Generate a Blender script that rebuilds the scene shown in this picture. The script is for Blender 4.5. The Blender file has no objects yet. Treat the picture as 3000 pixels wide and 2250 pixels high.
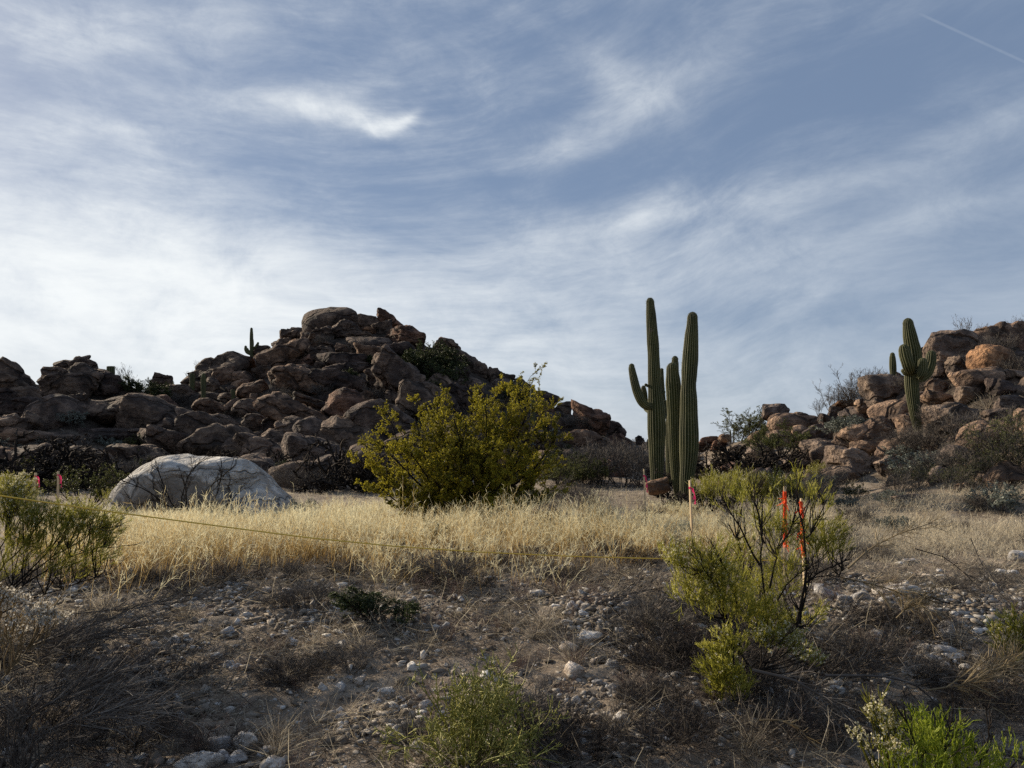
import bpy, math, random
import numpy as np
from math import radians, sin, cos, tan, pi

# ------------------------------------------------------------------ camera, sky, sun, exposure
SC = bpy.context.scene
F = 2254.0                       # focal length in photograph pixels (3000 wide)
EYE = np.array([0.0, 0.0, 1.6])
PITCH = radians(5.45)
cam_d = bpy.data.cameras.new('camera')
cam = bpy.data.objects.new('camera', cam_d)
SC.collection.objects.link(cam)
cam.location = EYE
cam.rotation_euler = (radians(90) + PITCH, 0, 0)
cam_d.sensor_width = 36.0
cam_d.lens = 36.0 * F / 3000.0
cam_d.clip_start = 0.05
cam_d.clip_end = 6000
SC.camera = cam
SC.render.resolution_x, SC.render.resolution_y = 1024, 768

SUN_AZ = radians(-54)            # from the view direction (+Y) towards the left
SUN_EL = radians(23)
SUN_STRENGTH = 5.0
SKY_STRENGTH = 0.062
SC.view_settings.view_transform = 'Standard'
SC.view_settings.look = 'None'
SC.view_settings.exposure = 0.45
SC.view_settings.gamma = 1.0
SC.cycles.use_denoising = False
SC.cycles.max_bounces = 5
SC.cycles.diffuse_bounces = 3
SC.cycles.transmission_bounces = 3
SC.cycles.glossy_bounces = 1

sd = bpy.data.lights.new('sun', 'SUN')
sd.energy = SUN_STRENGTH
sd.angle = radians(1.2)
sd.color = (1.0, 0.86, 0.66)
sun = bpy.data.objects.new('sun', sd)
SC.collection.objects.link(sun)
sdir = np.array([sin(SUN_AZ) * cos(SUN_EL), cos(SUN_AZ) * cos(SUN_EL), sin(SUN_EL)])
from mathutils import Vector, Matrix, Euler
sun.rotation_euler = Vector(sdir).to_track_quat('Z', 'Y').to_euler()
sun.location = Vector(sdir) * 100


class NT:
    """tiny node-graph helper"""
    def __init__(s, tree):
        s.t = tree
        s.n = tree.nodes
        s.n.clear()

    def new(s, ty, **kw):
        n = s.n.new(ty)
        for k, v in kw.items():
            setattr(n, k, v)
        return n

    def link(s, a, b):
        s.t.links.new(a, b)

    def put(s, sock, v):
        if isinstance(v, bpy.types.NodeSocket):
            s.link(v, sock)
        elif v is not None:
            sock.default_value = v

    def math(s, op, a, b=None, c=None, clamp=False):
        n = s.new('ShaderNodeMath', operation=op)
        n.use_clamp = clamp
        s.put(n.inputs[0], a)
        if b is not None: s.put(n.inputs[1], b)
        if c is not None: s.put(n.inputs[2], c)
        return n.outputs[0]

    def vmath(s, op, a, b=None, out=0):
        n = s.new('ShaderNodeVectorMath', operation=op)
        s.put(n.inputs[0], a)
        if b is not None: s.put(n.inputs[1], b)
        return n.outputs[out]

    def dot(s, a, b):
        return s.vmath('DOT_PRODUCT', a, b, 'Value')

    def comb(s, x, y, z=0.0):
        n = s.new('ShaderNodeCombineXYZ')
        for i, v in enumerate((x, y, z)): s.put(n.inputs[i], v)
        return n.outputs[0]

    def noise(s, vec, scale, detail=5, rough=0.5, dist=0.0, lac=2.0, out='Fac', dim='3D'):
        n = s.new('ShaderNodeTexNoise', noise_dimensions=dim)
        s.put(n.inputs['Vector'], vec)
        n.inputs['Scale'].default_value = scale
        n.inputs['Detail'].default_value = detail
        n.inputs['Roughness'].default_value = rough
        n.inputs['Distortion'].default_value = dist
        n.inputs['Lacunarity'].default_value = lac
        return n.outputs[out]

    def voro(s, vec, scale, feature='F1', out='Distance', rnd=1.0):
        n = s.new('ShaderNodeTexVoronoi', feature=feature)
        s.put(n.inputs['Vector'], vec)
        n.inputs['Scale'].default_value = scale
        n.inputs['Randomness'].default_value = rnd
        return n.outputs[out]

    def ramp(s, fac, stops, interp='LINEAR'):
        n = s.new('ShaderNodeValToRGB')
        n.color_ramp.interpolation = interp
        e = n.color_ramp.elements
        while len(e) < len(stops): e.new(0.5)
        for i, (p, c) in enumerate(stops):
            e[i].position = p
            e[i].color = (*c, 1) if len(c) == 3 else c
        s.put(n.inputs[0], fac)
        return n.outputs[0]

    def smooth(s, v, a, b):
        n = s.new('ShaderNodeMapRange', interpolation_type='SMOOTHSTEP')
        s.put(n.inputs[0], v)
        n.inputs[1].default_value = a
        n.inputs[2].default_value = b
        return n.outputs[0]

    def mix(s, fac, a, b, blend='MIX'):
        n = s.new('ShaderNodeMix', data_type='RGBA', blend_type=blend)
        s.put(n.inputs[0], fac)
        s.put(n.inputs[6], a if isinstance(a, bpy.types.NodeSocket) else (*a, 1))
        s.put(n.inputs[7], b if isinstance(b, bpy.types.NodeSocket) else (*b, 1))
        return n.outputs[2]


def pix_dir(px, py):
    f = np.array([0, cos(PITCH), sin(PITCH)])
    u = np.array([0, -sin(PITCH), cos(PITCH)])
    return f + np.array([1.0, 0, 0]) * (px - 1500) / F + u * (1125 - py) / F


def azel(px, py):
    d = pix_dir(px, py)
    return math.atan2(d[0], d[1]), math.atan2(d[2], math.hypot(d[0], d[1]))


def build_world():
    w = bpy.data.worlds.new('World')
    SC.world = w
    w.use_nodes = True
    g = NT(w.node_tree)
    out = g.new('ShaderNodeOutputWorld')
    bg = g.new('ShaderNodeBackground')
    sky = g.new('ShaderNodeTexSky', sky_type='NISHITA')
    sky.sun_disc = False
    sky.sun_elevation = SUN_EL
    sky.sun_rotation = SUN_AZ
    sky.altitude = 800
    sky.air_density = 1.0
    sky.dust_density = 1.6
    sky.ozone_density = 1.6
    tc = g.new('ShaderNodeTexCoord')
    d = tc.outputs['Generated']
    sep = g.new('ShaderNodeSeparateXYZ')
    g.link(d, sep.inputs[0])
    X, Y, Z = sep.outputs
    az = g.math('ARCTAN2', X, Y)
    el = g.math('ARCSINE', g.math('MINIMUM', g.math('MAXIMUM', Z, -1.0), 1.0))
    # cirrus streaks: noise on stretched, tilted azimuth / elevation coordinates
    warp = g.noise(d, 2.6, 2, 0.5, out='Color')
    wv = g.vmath('SUBTRACT', warp, (0.5, 0.5, 0.5))
    wsep = g.new('ShaderNodeSeparateXYZ')
    g.link(wv, wsep.inputs[0])
    a2 = g.math('ADD', az, g.math('MULTIPLY', wsep.outputs[0], 0.26))
    e2 = g.math('ADD', el, g.math('MULTIPLY', wsep.outputs[1], 0.10))
    # bend: streaks climb to the right on the right half, run level on the left
    bend = g.math('MULTIPLY', g.math('MAXIMUM', g.math('ADD', a2, 0.15), 0.0), 0.17)
    e3 = g.math('SUBTRACT', e2, g.math('MULTIPLY', bend, g.math('MULTIPLY', el, 2.6)))
    band = g.noise(g.comb(g.math('MULTIPLY', a2, 1.5), g.math('MULTIPLY', e3, 6.0), 3.1), 1.35, 4, 0.5)
    fine = g.noise(g.comb(g.math('MULTIPLY', a2, 2.8), g.math('MULTIPLY', e3, 11.0), 7.7), 1.9, 10, 0.66, 0.15)
    fib = g.noise(g.comb(g.math('MULTIPLY', a2, 4.5), g.math('MULTIPLY', e3, 32.0), 2.2), 1.9, 10, 0.66)
    tuf = g.noise(g.comb(g.math('MULTIPLY', az, 3.0), g.math('MULTIPLY', el, 5.0), 8.8), 1.3, 3, 0.5)
    puff = g.noise(g.comb(g.math('MULTIPLY', a2, 5.0), g.math('MULTIPLY', e2, 9.0), 1.3), 1.8, 10, 0.66, 0.3)
    big = g.noise(g.comb(g.math('MULTIPLY', az, 1.1), g.math('MULTIPLY', el, 3.0), 5.5), 1.4, 2, 0.5)

    def blob(px, py, sx, sy, rot=0.0, soft=1.0):
        a0, e0 = azel(px, py)
        da = g.math('SUBTRACT', az, a0)
        de = g.math('SUBTRACT', el, e0)
        c, s_ = cos(radians(rot)), sin(radians(rot))
        u = g.math('DIVIDE', g.math('ADD', g.math('MULTIPLY', da, c), g.math('MULTIPLY', de, s_)), sx / F)
        v = g.math('DIVIDE', g.math('SUBTRACT', g.math('MULTIPLY', de, c), g.math('MULTIPLY', da, s_)), sy / F)
        r2 = g.math('ADD', g.math('MULTIPLY', u, u), g.math('MULTIPLY', v, v))
        return g.math('EXPONENT', g.math('MULTIPLY', r2, -soft))

    cov = g.math('ADD', g.math('MULTIPLY', g.math('SUBTRACT', band, 0.5), 0.62),
                 g.math('ADD', g.math('MULTIPLY', g.math('SUBTRACT', fine, 0.5), 0.85), g.math('MULTIPLY', g.math('SUBTRACT', puff, 0.5), 0.95)))
    cov = g.math('ADD', cov, g.math('MULTIPLY', g.math('SUBTRACT', big, 0.5), 0.25))
    cov = g.math('ADD', cov, g.math('MULTIPLY', g.math('MULTIPLY', g.math('SUBTRACT', fib, 0.5), g.smooth(tuf, .32, .62)), 0.72))
    # more veil towards the left and the horizon
    left = g.smooth(az, 0.75, -0.75)
    low = g.smooth(el, 0.42, -0.02)
    cov = g.math('ADD', cov, g.math('MULTIPLY', left, g.math('MULTIPLY_ADD', g.smooth(el, .50, .10), 0.26, 0.10)))
    cov = g.math('ADD', cov, g.math('MULTIPLY', low, 0.60))
    for (px, py, sx, sy, rot, amp) in SKY_BLOBS:
        b = blob(px, py, sx, sy, rot)
        m = g.math('MULTIPLY', b, g.math('MULTIPLY_ADD', puff, 1.5, 0.15))
        cov = g.math('ADD', cov, g.math('MULTIPLY', m, amp))
    cov = g.math('ADD', cov, -0.24)
    m = g.smooth(cov, -0.55, 1.25)
    # contrail: thin line high on the right
    d0, d1 = pix_dir(2715, 50), pix_dir(3060, 208)
    nrm = np.cross(d0, d1); nrm /= np.linalg.norm(nrm)
    dd = (d1 - d0) / np.linalg.norm(d1 - d0)
    mid = (d0 + d1) / 2; mid /= np.linalg.norm(mid)
    off = g.math('ABSOLUTE', g.dot(d, tuple(nrm)))
    ln = g.math('SUBTRACT', 1.0, g.smooth(off, 0.0004, 0.0019))
    al = g.math('ABSOLUTE', g.math('SUBTRACT', g.dot(d, tuple(dd)), float(np.dot(mid, dd))))
    seg = g.math('SUBTRACT', 1.0, g.smooth(al, 0.055, 0.075))
    front = g.smooth(g.dot(d, tuple(mid)), 0.9, 0.95)
    ct = g.math('MULTIPLY', g.math('MULTIPLY', ln, seg), g.math('MULTIPLY', front, g.math('MULTIPLY', puff, 0.24)))
    m = g.math('ADD', m, ct, clamp=True)
    # clouds are brighter near the sun
    sd_ = g.dot(d, tuple(sdir))
    glow = g.smooth(sd_, -0.3, 1.0)
    ccol = g.mix(glow, CLOUD_FAR, CLOUD_NEAR)
    base = g.mix(0.62, sky.outputs[0], (SKY_TINT))
    col = g.mix(m, base, ccol)
    g.link(col, bg.inputs[0])
    bg.inputs[1].default_value = SKY_STRENGTH
    g.link(bg.outputs[0], out.inputs[0])


SKY_BLOBS = [(1060, 350, 190, 30, -5, 0.75), (1150, 365, 70, 26, 25, 0.6), (1195, 350, 48, 15, 32, 0.6), (1095, 385, 40, 12, -20, 0.4), (830, 300, 260, 50, 8, 0.35),
             (1790, 225, 120, 60, -30, 0.32), (1800, 340, 260, 60, 22, 0.35), (2000, 620, 420, 36, 6, 0.35),
             (1880, 620, 110, 45, 30, 0.45), (2780, 420, 500, 50, 14, 0.25), (2700, 640, 500, 45, 8, 0.35),
             (250, 640, 420, 120, 0, 0.35), (300, 880, 600, 150, 0, 0.45), (300, 390, 260, 40, 6, 0.35),
             (350, 100, 400, 70, 10, 0.3), (1500, 1230, 500, 30, 0, 0.3),
             (1400, 540, 900, 70, 0, -0.2), (1500, 60, 900, 70, 0, -0.12), (2500, 230, 420, 90, 8, -0.4), (2300, 930, 400, 60, 0, -0.25)]
CLOUD_FAR = (5.5, 6.4, 7.6)
CLOUD_NEAR = (11.2, 11.6, 11.7)
SKY_TINT = (2.75, 3.75, 5.6)
build_world()

# ------------------------------------------------------------------ numbers
rng = np.random.default_rng(7)


def norm(a):
    return a / np.maximum(np.linalg.norm(a, axis=-1, keepdims=True), 1e-9)


def at(px, py, D):
    """world point on the sight line through a photograph pixel at distance D (world y)"""
    r = pix_dir(px, py)
    return EYE + r * (D / r[1])


def project(p):
    p = np.asarray(p, float) - EYE
    dep = p[1] * cos(PITCH) + p[2] * sin(PITCH)
    up = -p[1] * sin(PITCH) + p[2] * cos(PITCH)
    return 1500 + F * p[0] / dep, 1125 - F * up / dep, dep


def _hash(ix, iy, iz):
    h = (ix.astype(np.int64) * 73856093) ^ (iy.astype(np.int64) * 19349663) ^ (iz.astype(np.int64) * 83492791)
    h = (h ^ (h >> 13)) * 1274126177
    h = (h ^ (h >> 16)) & 0xFFFFFF
    return h / float(0xFFFFFF)


def vnoise(p):
    p = np.asarray(p, float)
    i = np.floor(p).astype(np.int64)
    f = p - i
    f = f * f * (3 - 2 * f)
    r = 0
    for dx in (0, 1):
        wx = f[..., 0] if dx else 1 - f[..., 0]
        for dy in (0, 1):
            wy = f[..., 1] if dy else 1 - f[..., 1]
            for dz in (0, 1):
                wz = f[..., 2] if dz else 1 - f[..., 2]
                r = r + wx * wy * wz * _hash(i[..., 0] + dx, i[..., 1] + dy, i[..., 2] + dz)
    return r * 2 - 1


def fbm(p, oct=4, g=0.5):
    r, a = 0, 1.0
    p = np.asarray(p, float)
    for o in range(oct):
        r = r + a * vnoise(p + 17.3 * o)
        p = p * 2.03
        a *= g
    return r


# ------------------------------------------------------------------ terrain height
def T(pts):
    a = np.array(pts, float)
    return a[:, 0], a[:, 1]


S_ = 3000 / 2212.0
SKY_L = [(-200, 800), (-60, 800), (0, 795), (25, 790), (60, 815), (100, 835), (125, 800), (190, 790), (230, 812), (265, 838), (340, 830), (400, 820),
         (430, 785), (520, 776), (560, 762), (600, 745), (640, 722), (665, 705), (700, 690), (745, 690), (800, 690), (860, 702), (900, 728), (960, 748),
         (1010, 784), (1080, 822), (1180, 858), (1280, 892), (1330, 920), (1360, 940), (1400, 966), (1450, 985), (1500, 1000)]
SKY_R = [(1440, 990), (1510, 965), (1560, 955), (1600, 942), (1660, 915), (1760, 912), (1790, 905), (1850, 885), (1900, 845), (1980, 815),
         (2020, 765), (2060, 740), (2130, 720), (2212, 715), (2300, 700), (2500, 700)]
DR_L = [(-200, 46), (0, 46), (350, 50), (560, 56), (950, 62), (1200, 60), (1500, 56), (1800, 50), (2000, 46)]
DB_L = [(-200, 25), (0, 27), (600, 30), (1000, 30), (1500, 30), (1900, 30)]
DR_R = [(1950, 46), (2250, 36), (2500, 34), (3000, 31), (3400, 31)]
DB_R = [(1950, 26), (2250, 20), (2600, 15.5), (3000, 13.5), (3400, 13)]
BY, BZ = T([(-5, -0.35), (0, -0.35), (3, -0.30), (4.4, -0.22), (6, -0.02), (7.5, 0.17), (8.5, 0.25), (12, 0.27), (20, 0.27),
            (30, 0.55), (50, 1.4), (100, 3.45), (140, 3.5), (300, 0), (3000, -5)])


def sstep(t):
    t = np.clip(t, 0, 1)
    return t * t * (3 - 2 * t)


def _smooth_tab(pts, sc, w):
    x, y = T(pts)
    g = np.arange(x[0] * sc, x[-1] * sc, 4.0)
    v = np.interp(g, x * sc, y)
    k = max(1, int(w / 4))
    v = np.convolve(np.pad(v, (k, k), 'edge'), np.ones(2 * k + 1) / (2 * k + 1), 'valid')
    return g, v


GL, VL = _smooth_tab(SKY_L, S_, 30)
GR, VR = _smooth_tab(SKY_R, S_, 26)
tabs = {}
for k, t, w in (('drl', DR_L, 120), ('dbl', DB_L, 120), ('drr', DR_R, 120), ('dbr', DB_R, 120)):
    tabs[k] = _smooth_tab(t, 1.0, w)


def _zr(py, D):
    e = np.arctan((1125 - py) / F) + PITCH
    return EYE[2] + np.tan(e) * D


def Hbase(y):
    return np.interp(y, BY, BZ)


def H(x, y):
    x = np.asarray(x, float); y = np.asarray(y, float)
    b = Hbase(y)
    ys = np.maximum(y, 1.0)
    px = 1500 + F * x / ys
    out = b
    for side in ('l', 'r'):
        gx, gv = (GL, VL) if side == 'l' else (GR, VR)
        Dr = np.interp(px, *tabs['dr' + side]); Db = np.interp(px, *tabs['db' + side])
        sk = np.interp(px, gx, gv) * S_
        A = _zr(sk, Dr) - (0.45 if side == 'l' else 0.25) - Hbase(Dr)
        if side == 'l':
            A = A * sstep((2010 - px) / 160)
        else:
            A = A * sstep((px - 1960) / 160)
        A = np.maximum(A, 0)
        t = (y - Db) / (Dr - Db)
        up = 0.55 * sstep(t) + 0.45 * np.clip(t, 0, 1) ** 1.2 if side == 'l' else 0.4 * sstep(t) + 0.6 * np.clip(t, 0, 1) ** 1.35
        dn = 1 - sstep((y - Dr) / 22.0)
        out = out + A * up * np.where(y > Dr, dn, 1)
    n = fbm(np.stack([x * 0.35, y * 0.35, 0 * x], -1), 3) * 0.05
    n = n + fbm(np.stack([x * 2.2, y * 2.2, 0 * x + 5], -1), 3) * 0.016
    # heaped rubble mound at the lip of the bank, shallow gully in front of it
    n = n + 0.13 * np.exp(-((x - 0.9) / 0.55) ** 2 - ((y - 7.3) / 0.5) ** 2)
    n = n + 0.10 * np.exp(-((x - 4.4) / 1.3) ** 2 - ((y - 7.4) / 0.8) ** 2)
    n = n - 0.06 * np.exp(-((x + 1.0) / 1.5) ** 2 - ((y - 5.6) / 0.6) ** 2)
    far = sstep((y - 60) / 60)
    hill = np.clip((out - b) / 1.5, 0, 1)
    n = n + hill * (0.15 + 0.85 * sstep((px + 260) / 200) * sstep((3300 - px) / 150)) * (0.55 * fbm(np.stack([x * 0.5, y * 0.5, out * 0.6], -1), 3) - 0.15)
    n = n + far * 0.5 * fbm(np.stack([x * 0.05, y * 0.05, 0 * x + 9], -1), 3)
    return out + n


def h1(x, y):
    return float(H(np.array([x]), np.array([y]))[0])


_DM = np.concatenate([np.linspace(3, 20, 240), np.linspace(20.1, 110, 500)])


def hit(px, py):
    """distance at which the sight line through a pixel meets the ground (None: sky)"""
    r = pix_dir(px, py); r = r / r[1]
    p = EYE[None] + _DM[:, None] * r[None]
    below = p[:, 2] < H(p[:, 0], p[:, 1])
    if not below.any():
        return None
    return float(_DM[int(np.argmax(below))])


def ridge(px):
    return float(np.interp(px, *tabs['drl'])) if px < 1980 else float(np.interp(px, *tabs['drr']))


# ------------------------------------------------------------------ mesh building
COL = SC.collection


class MB:
    def __init__(s):
        s.V, s.Q, s.Tr, s.A, s.n = [], [], [], [], 0

    def add(s, V, quads=None, tris=None, v=None):
        V = np.asarray(V, float).reshape(-1, 3)
        s.V.append(V)
        if quads is not None and len(quads): s.Q.append(np.asarray(quads).reshape(-1, 4) + s.n)
        if tris is not None and len(tris): s.Tr.append(np.asarray(tris).reshape(-1, 3) + s.n)
        if v is None: v = 0.5
        s.A.append(np.broadcast_to(np.asarray(v, float), (len(V),)).copy() if np.ndim(v) == 0 else np.asarray(v, float).reshape(-1))
        s.n += len(V)

    def mesh(s, name, mat=None, smooth=True):
        me = bpy.data.meshes.new(name)
        V = np.concatenate(s.V)
        Q = np.concatenate(s.Q) if s.Q else np.zeros((0, 4), int)
        Tt = np.concatenate(s.Tr) if s.Tr else np.zeros((0, 3), int)
        me.vertices.add(len(V))
        me.vertices.foreach_set('co', V.astype(np.float32).ravel())
        nl = Q.size + Tt.size
        me.loops.add(nl)
        me.loops.foreach_set('vertex_index', np.concatenate([Q.ravel(), Tt.ravel()]).astype(np.int32))
        npoly = len(Q) + len(Tt)
        me.polygons.add(npoly)
        st = np.concatenate([np.arange(len(Q)) * 4, Q.size + np.arange(len(Tt)) * 3]).astype(np.int32)
        me.polygons.foreach_set('loop_start', st)
        at_ = me.attributes.new('v', 'FLOAT', 'POINT')
        at_.data.foreach_set('value', np.concatenate(s.A).astype(np.float32))
        me.update(calc_edges=True)
        if smooth:
            me.polygons.foreach_set('use_smooth', np.ones(npoly, bool))
        if mat: me.materials.append(mat)
        return me

    def obj(s, name, mat=None, parent=None, smooth=True):
        o = bpy.data.objects.new(name, s.mesh(name, mat, smooth))
        COL.objects.link(o)
        if parent: o.parent = parent
        return o


def strips(mb, P, W, v=None, r=rng, side=None):
    """flat ribbons along polylines P (n,k,3), widths W (n,k) or (k,)"""
    n, k, _ = P.shape
    if n == 0: return
    W = np.broadcast_to(W, (n, k))
    t = norm(P[:, -1] - P[:, 0])
    if side is None:
        side = norm(np.cross(t, r.normal(size=(n, 3))))
    o = side[:, None, :] * W[..., None] * 0.5
    V = np.stack([P - o, P + o], 2).reshape(-1, 3)
    b = (np.arange(n) * 2 * k)[:, None] + (np.arange(k - 1) * 2)[None]
    Q = np.stack([b, b + 1, b + 3, b + 2], -1).reshape(-1, 4)
    if v is not None:
        v = np.asarray(v, float)
        v = np.repeat(np.broadcast_to(v[:, None] if v.ndim == 1 else v, (n, k)).reshape(-1), 2)
    mb.add(V, Q, v=v)


def prisms(mb, P, R, v=None, sides=3, r=rng):
    n, k, _ = P.shape
    if n == 0: return
    R = np.broadcast_to(R, (n, k))
    t = norm(np.gradient(P, axis=1)) if k > 1 else P
    ref = r.normal(size=(n, 1, 3))
    a = norm(np.cross(t, ref)); b = np.cross(t, a)
    an = np.arange(sides) * 2 * pi / sides
    V = P[:, :, None] + R[:, :, None, None] * (a[:, :, None] * np.cos(an)[None, None, :, None] + b[:, :, None] * np.sin(an)[None, None, :, None])
    base = (np.arange(n) * k * sides)[:, None, None] + (np.arange(k - 1) * sides)[None, :, None]
    j = np.arange(sides)[None, None]; j2 = (j + 1) % sides
    Q = np.stack([base + j, base + j2, base + sides + j2, base + sides + j], -1).reshape(-1, 4)
    if v is not None:
        v = np.asarray(v, float)
        v = np.repeat(np.broadcast_to(v[:, None] if v.ndim == 1 else v, (n, k)).reshape(-1), sides)
    mb.add(V.reshape(-1, 3), Q, v=v)


def leaves(mb, P, L, Wd, v, r=rng, up=0.0):
    """diamond leaves at points P"""
    n = len(P)
    if n == 0: return
    d = norm(r.normal(size=(n, 3)) + np.array([0, 0, up]))
    s = norm(np.cross(d, r.normal(size=(n, 3))))
    L = np.broadcast_to(L, (n,))[:, None]; Wd = np.broadcast_to(Wd, (n,))[:, None]
    V = np.stack([P, P + d * L * .5 + s * Wd * .5, P + d * L, P + d * L * .5 - s * Wd * .5], 1).reshape(-1, 3)
    Q = np.arange(n * 4).reshape(-1, 4)
    mb.add(V, Q, v=np.repeat(v, 4) if np.ndim(v) else v)


def grow(P, D, L, k, wig, up, r=rng):
    n = len(P)
    pts = np.zeros((n, k + 1, 3)); pts[:, 0] = P
    d = norm(D); L = np.broadcast_to(L, (n,))
    for i in range(k):
        d = norm(d + wig * r.normal(size=(n, 3)) + np.array([0, 0, up]))
        pts[:, i + 1] = pts[:, i] + d * (L / k)[:, None]
    return pts


def spawn(Pts, npar, t0, t1, ang, r=rng, L0=None):
    """children along polylines; returns start, direction, parent length factor"""
    n, k, _ = Pts.shape
    idx = np.repeat(np.arange(n), npar)
    t = r.uniform(t0, t1, len(idx)) * (k - 1)
    i = np.minimum(t.astype(int), k - 2); f = (t - i)[:, None]
    a, b = Pts[idx, i], Pts[idx, i + 1]
    P = a + (b - a) * f
    tan_ = norm(b - a)
    s = norm(np.cross(tan_, r.normal(size=tan_.shape)))
    an = np.radians(r.normal(ang, ang * 0.3, len(idx)))[:, None]
    D = tan_ * np.cos(an) + s * np.sin(an)
    plen = np.linalg.norm(np.diff(Pts, axis=1), axis=2).sum(1)[idx]
    return P, D, plen, t / (k - 1)


# ------------------------------------------------------------------ tagging
def tag(o, label=None, cat=None, group=None, kind=None):
    if label: o['label'] = label
    if cat: o['category'] = cat
    if group: o['group'] = group
    if kind: o['kind'] = kind
    return o


def empty(name, loc=(0, 0, 0), rz=0.0, sc=1.0):
    o = bpy.data.objects.new(name, None)
    COL.objects.link(o)
    o.location = loc
    o.rotation_euler = (0, 0, rz)
    o.scale = (sc, sc, sc) if np.ndim(sc) == 0 else sc
    return o


def copy_tree(o, parent=None):
    c = o.copy(); COL.objects.link(c)
    if parent: c.parent = parent
    for ch in list(o.children):
        copy_tree(ch, c)
    return c


# ------------------------------------------------------------------ materials
def new_mat(name):
    m = bpy.data.materials.new(name)
    m.use_nodes = True
    g = NT(m.node_tree)
    out = g.new('ShaderNodeOutputMaterial')
    return m, g, out


def bsdf(g, col, rough=0.8, spec=0.25, normal=None):
    b = g.new('ShaderNodeBsdfPrincipled')
    g.put(b.inputs['Base Color'], col if isinstance(col, bpy.types.NodeSocket) else (*col, 1))
    g.put(b.inputs['Roughness'], rough)
    b.inputs['Specular IOR Level'].default_value = spec
    if normal is not None: g.link(normal, b.inputs['Normal'])
    return b.outputs[0]


def bump(g, h, strength, dist):
    n = g.new('ShaderNodeBump')
    n.inputs['Strength'].default_value = strength
    n.inputs['Distance'].default_value = dist
    g.link(h, n.inputs['Height'])
    return n.outputs[0]


def attr_v(g):
    a = g.new('ShaderNodeAttribute', attribute_name='v')
    return a.outputs['Fac']


def leaf_mat(name, stops, trans=0.35, rough=0.6, spec=0.3, objvar=0.25):
    m, g, out = new_mat(name)
    v = attr_v(g)
    oi = g.new('ShaderNodeObjectInfo')
    geo = g.new('ShaderNodeNewGeometry')
    nz = g.noise(geo.outputs['Position'], 3.0, 3)
    f = g.math('ADD', v, g.math('MULTIPLY', g.math('SUBTRACT', nz, 0.5), 0.5))
    col = g.ramp(f, stops)
    hs = g.new('ShaderNodeHueSaturation')
    g.link(g.math('MULTIPLY_ADD', oi.outputs['Random'], objvar, 1 - objvar / 2), hs.inputs['Value'])
    g.link(col, hs.inputs['Color'])
    col = hs.outputs[0]
    b = bsdf(g, col, rough, spec)
    if trans > 0:
        tr = g.new('ShaderNodeBsdfTranslucent')
        g.link(col, tr.inputs[0])
        mx = g.new('ShaderNodeMixShader')
        mx.inputs[0].default_value = trans
        g.link(b, mx.inputs[1]); g.link(tr.outputs[0], mx.inputs[2])
        g.link(mx.outputs[0], out.inputs[0])
    else:
        g.link(b, out.inputs[0])
    return m


def rock_mat(name, dark, mid, light, bstr=0.7, bdist=0.12, crack=1.0, sc=1.0, fleck=0.0):
    m, g, out = new_mat(name)
    tc = g.new('ShaderNodeTexCoord')
    oi = g.new('ShaderNodeObjectInfo')
    cmb = g.comb(g.math('MULTIPLY', oi.outputs['Random'], 37.0), g.math('MULTIPLY', oi.outputs['Random'], 91.0), 0.0)
    p = g.vmath('ADD', tc.outputs['Object'], cmb)
    wp = g.noise(p, 0.8 * sc, 3, 0.5, out='Color')
    pw = g.vmath('ADD', p, g.vmath('MULTIPLY', g.vmath('SUBTRACT', wp, (0.5, 0.5, 0.5)), (1.2 / sc, 1.2 / sc, 1.2 / sc)))
    n1 = g.noise(pw, 0.9 * sc, 6, 0.62)
    n2 = g.noise(p, 3.6 * sc, 4, 0.58)
    strata = g.noise(g.vmath('MULTIPLY', pw, (0.7, 0.7, 3.6)), 1.6 * sc, 5, 0.6)
    f = g.math('ADD', g.math('MULTIPLY', n1, 0.75), g.math('MULTIPLY', n2, 0.35))
    f = g.math('ADD', f, g.math('MULTIPLY', g.math('SUBTRACT', strata, 0.5), 0.35))
    col = g.ramp(f, [(0.36, dark), (0.52, mid), (0.72, light)])
    col = g.mix(1.0, col, oi.outputs['Color'], 'MULTIPLY')
    if fleck > 0:
        fl = g.smooth(g.noise(p, 60 * sc, 3, 0.6), 0.56, 0.70)
        col = g.mix(g.math('MULTIPLY', fl, fleck), col, (0.05, 0.045, 0.045))
    ve = g.voro(g.vmath('MULTIPLY', pw, (1.0, 1.0, 1.7)), 0.42 * sc, 'DISTANCE_TO_EDGE')
    ck = g.smooth(ve, 0.0, 0.06)
    col = g.mix(g.math('MULTIPLY', g.math('SUBTRACT', 1.0, ck), 0.55 * crack), col, (0.03, 0.022, 0.018))
    hgt = g.math('ADD', g.math('MULTIPLY', n2, 0.6), g.math('MULTIPLY', n1, 0.8))
    hgt = g.math('ADD', hgt, g.math('MULTIPLY', strata, 0.7))
    hgt = g.math('ADD', hgt, g.math('MULTIPLY', g.noise(p, 12 * sc, 3, 0.5), 0.10))
    hgt = g.math('ADD', hgt, g.math('MULTIPLY', ck, 0.6 * crack))
    g.link(bsdf(g, col, 0.88, 0.2, bump(g, hgt, bstr, bdist)), out.inputs[0])
    return m


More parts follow.
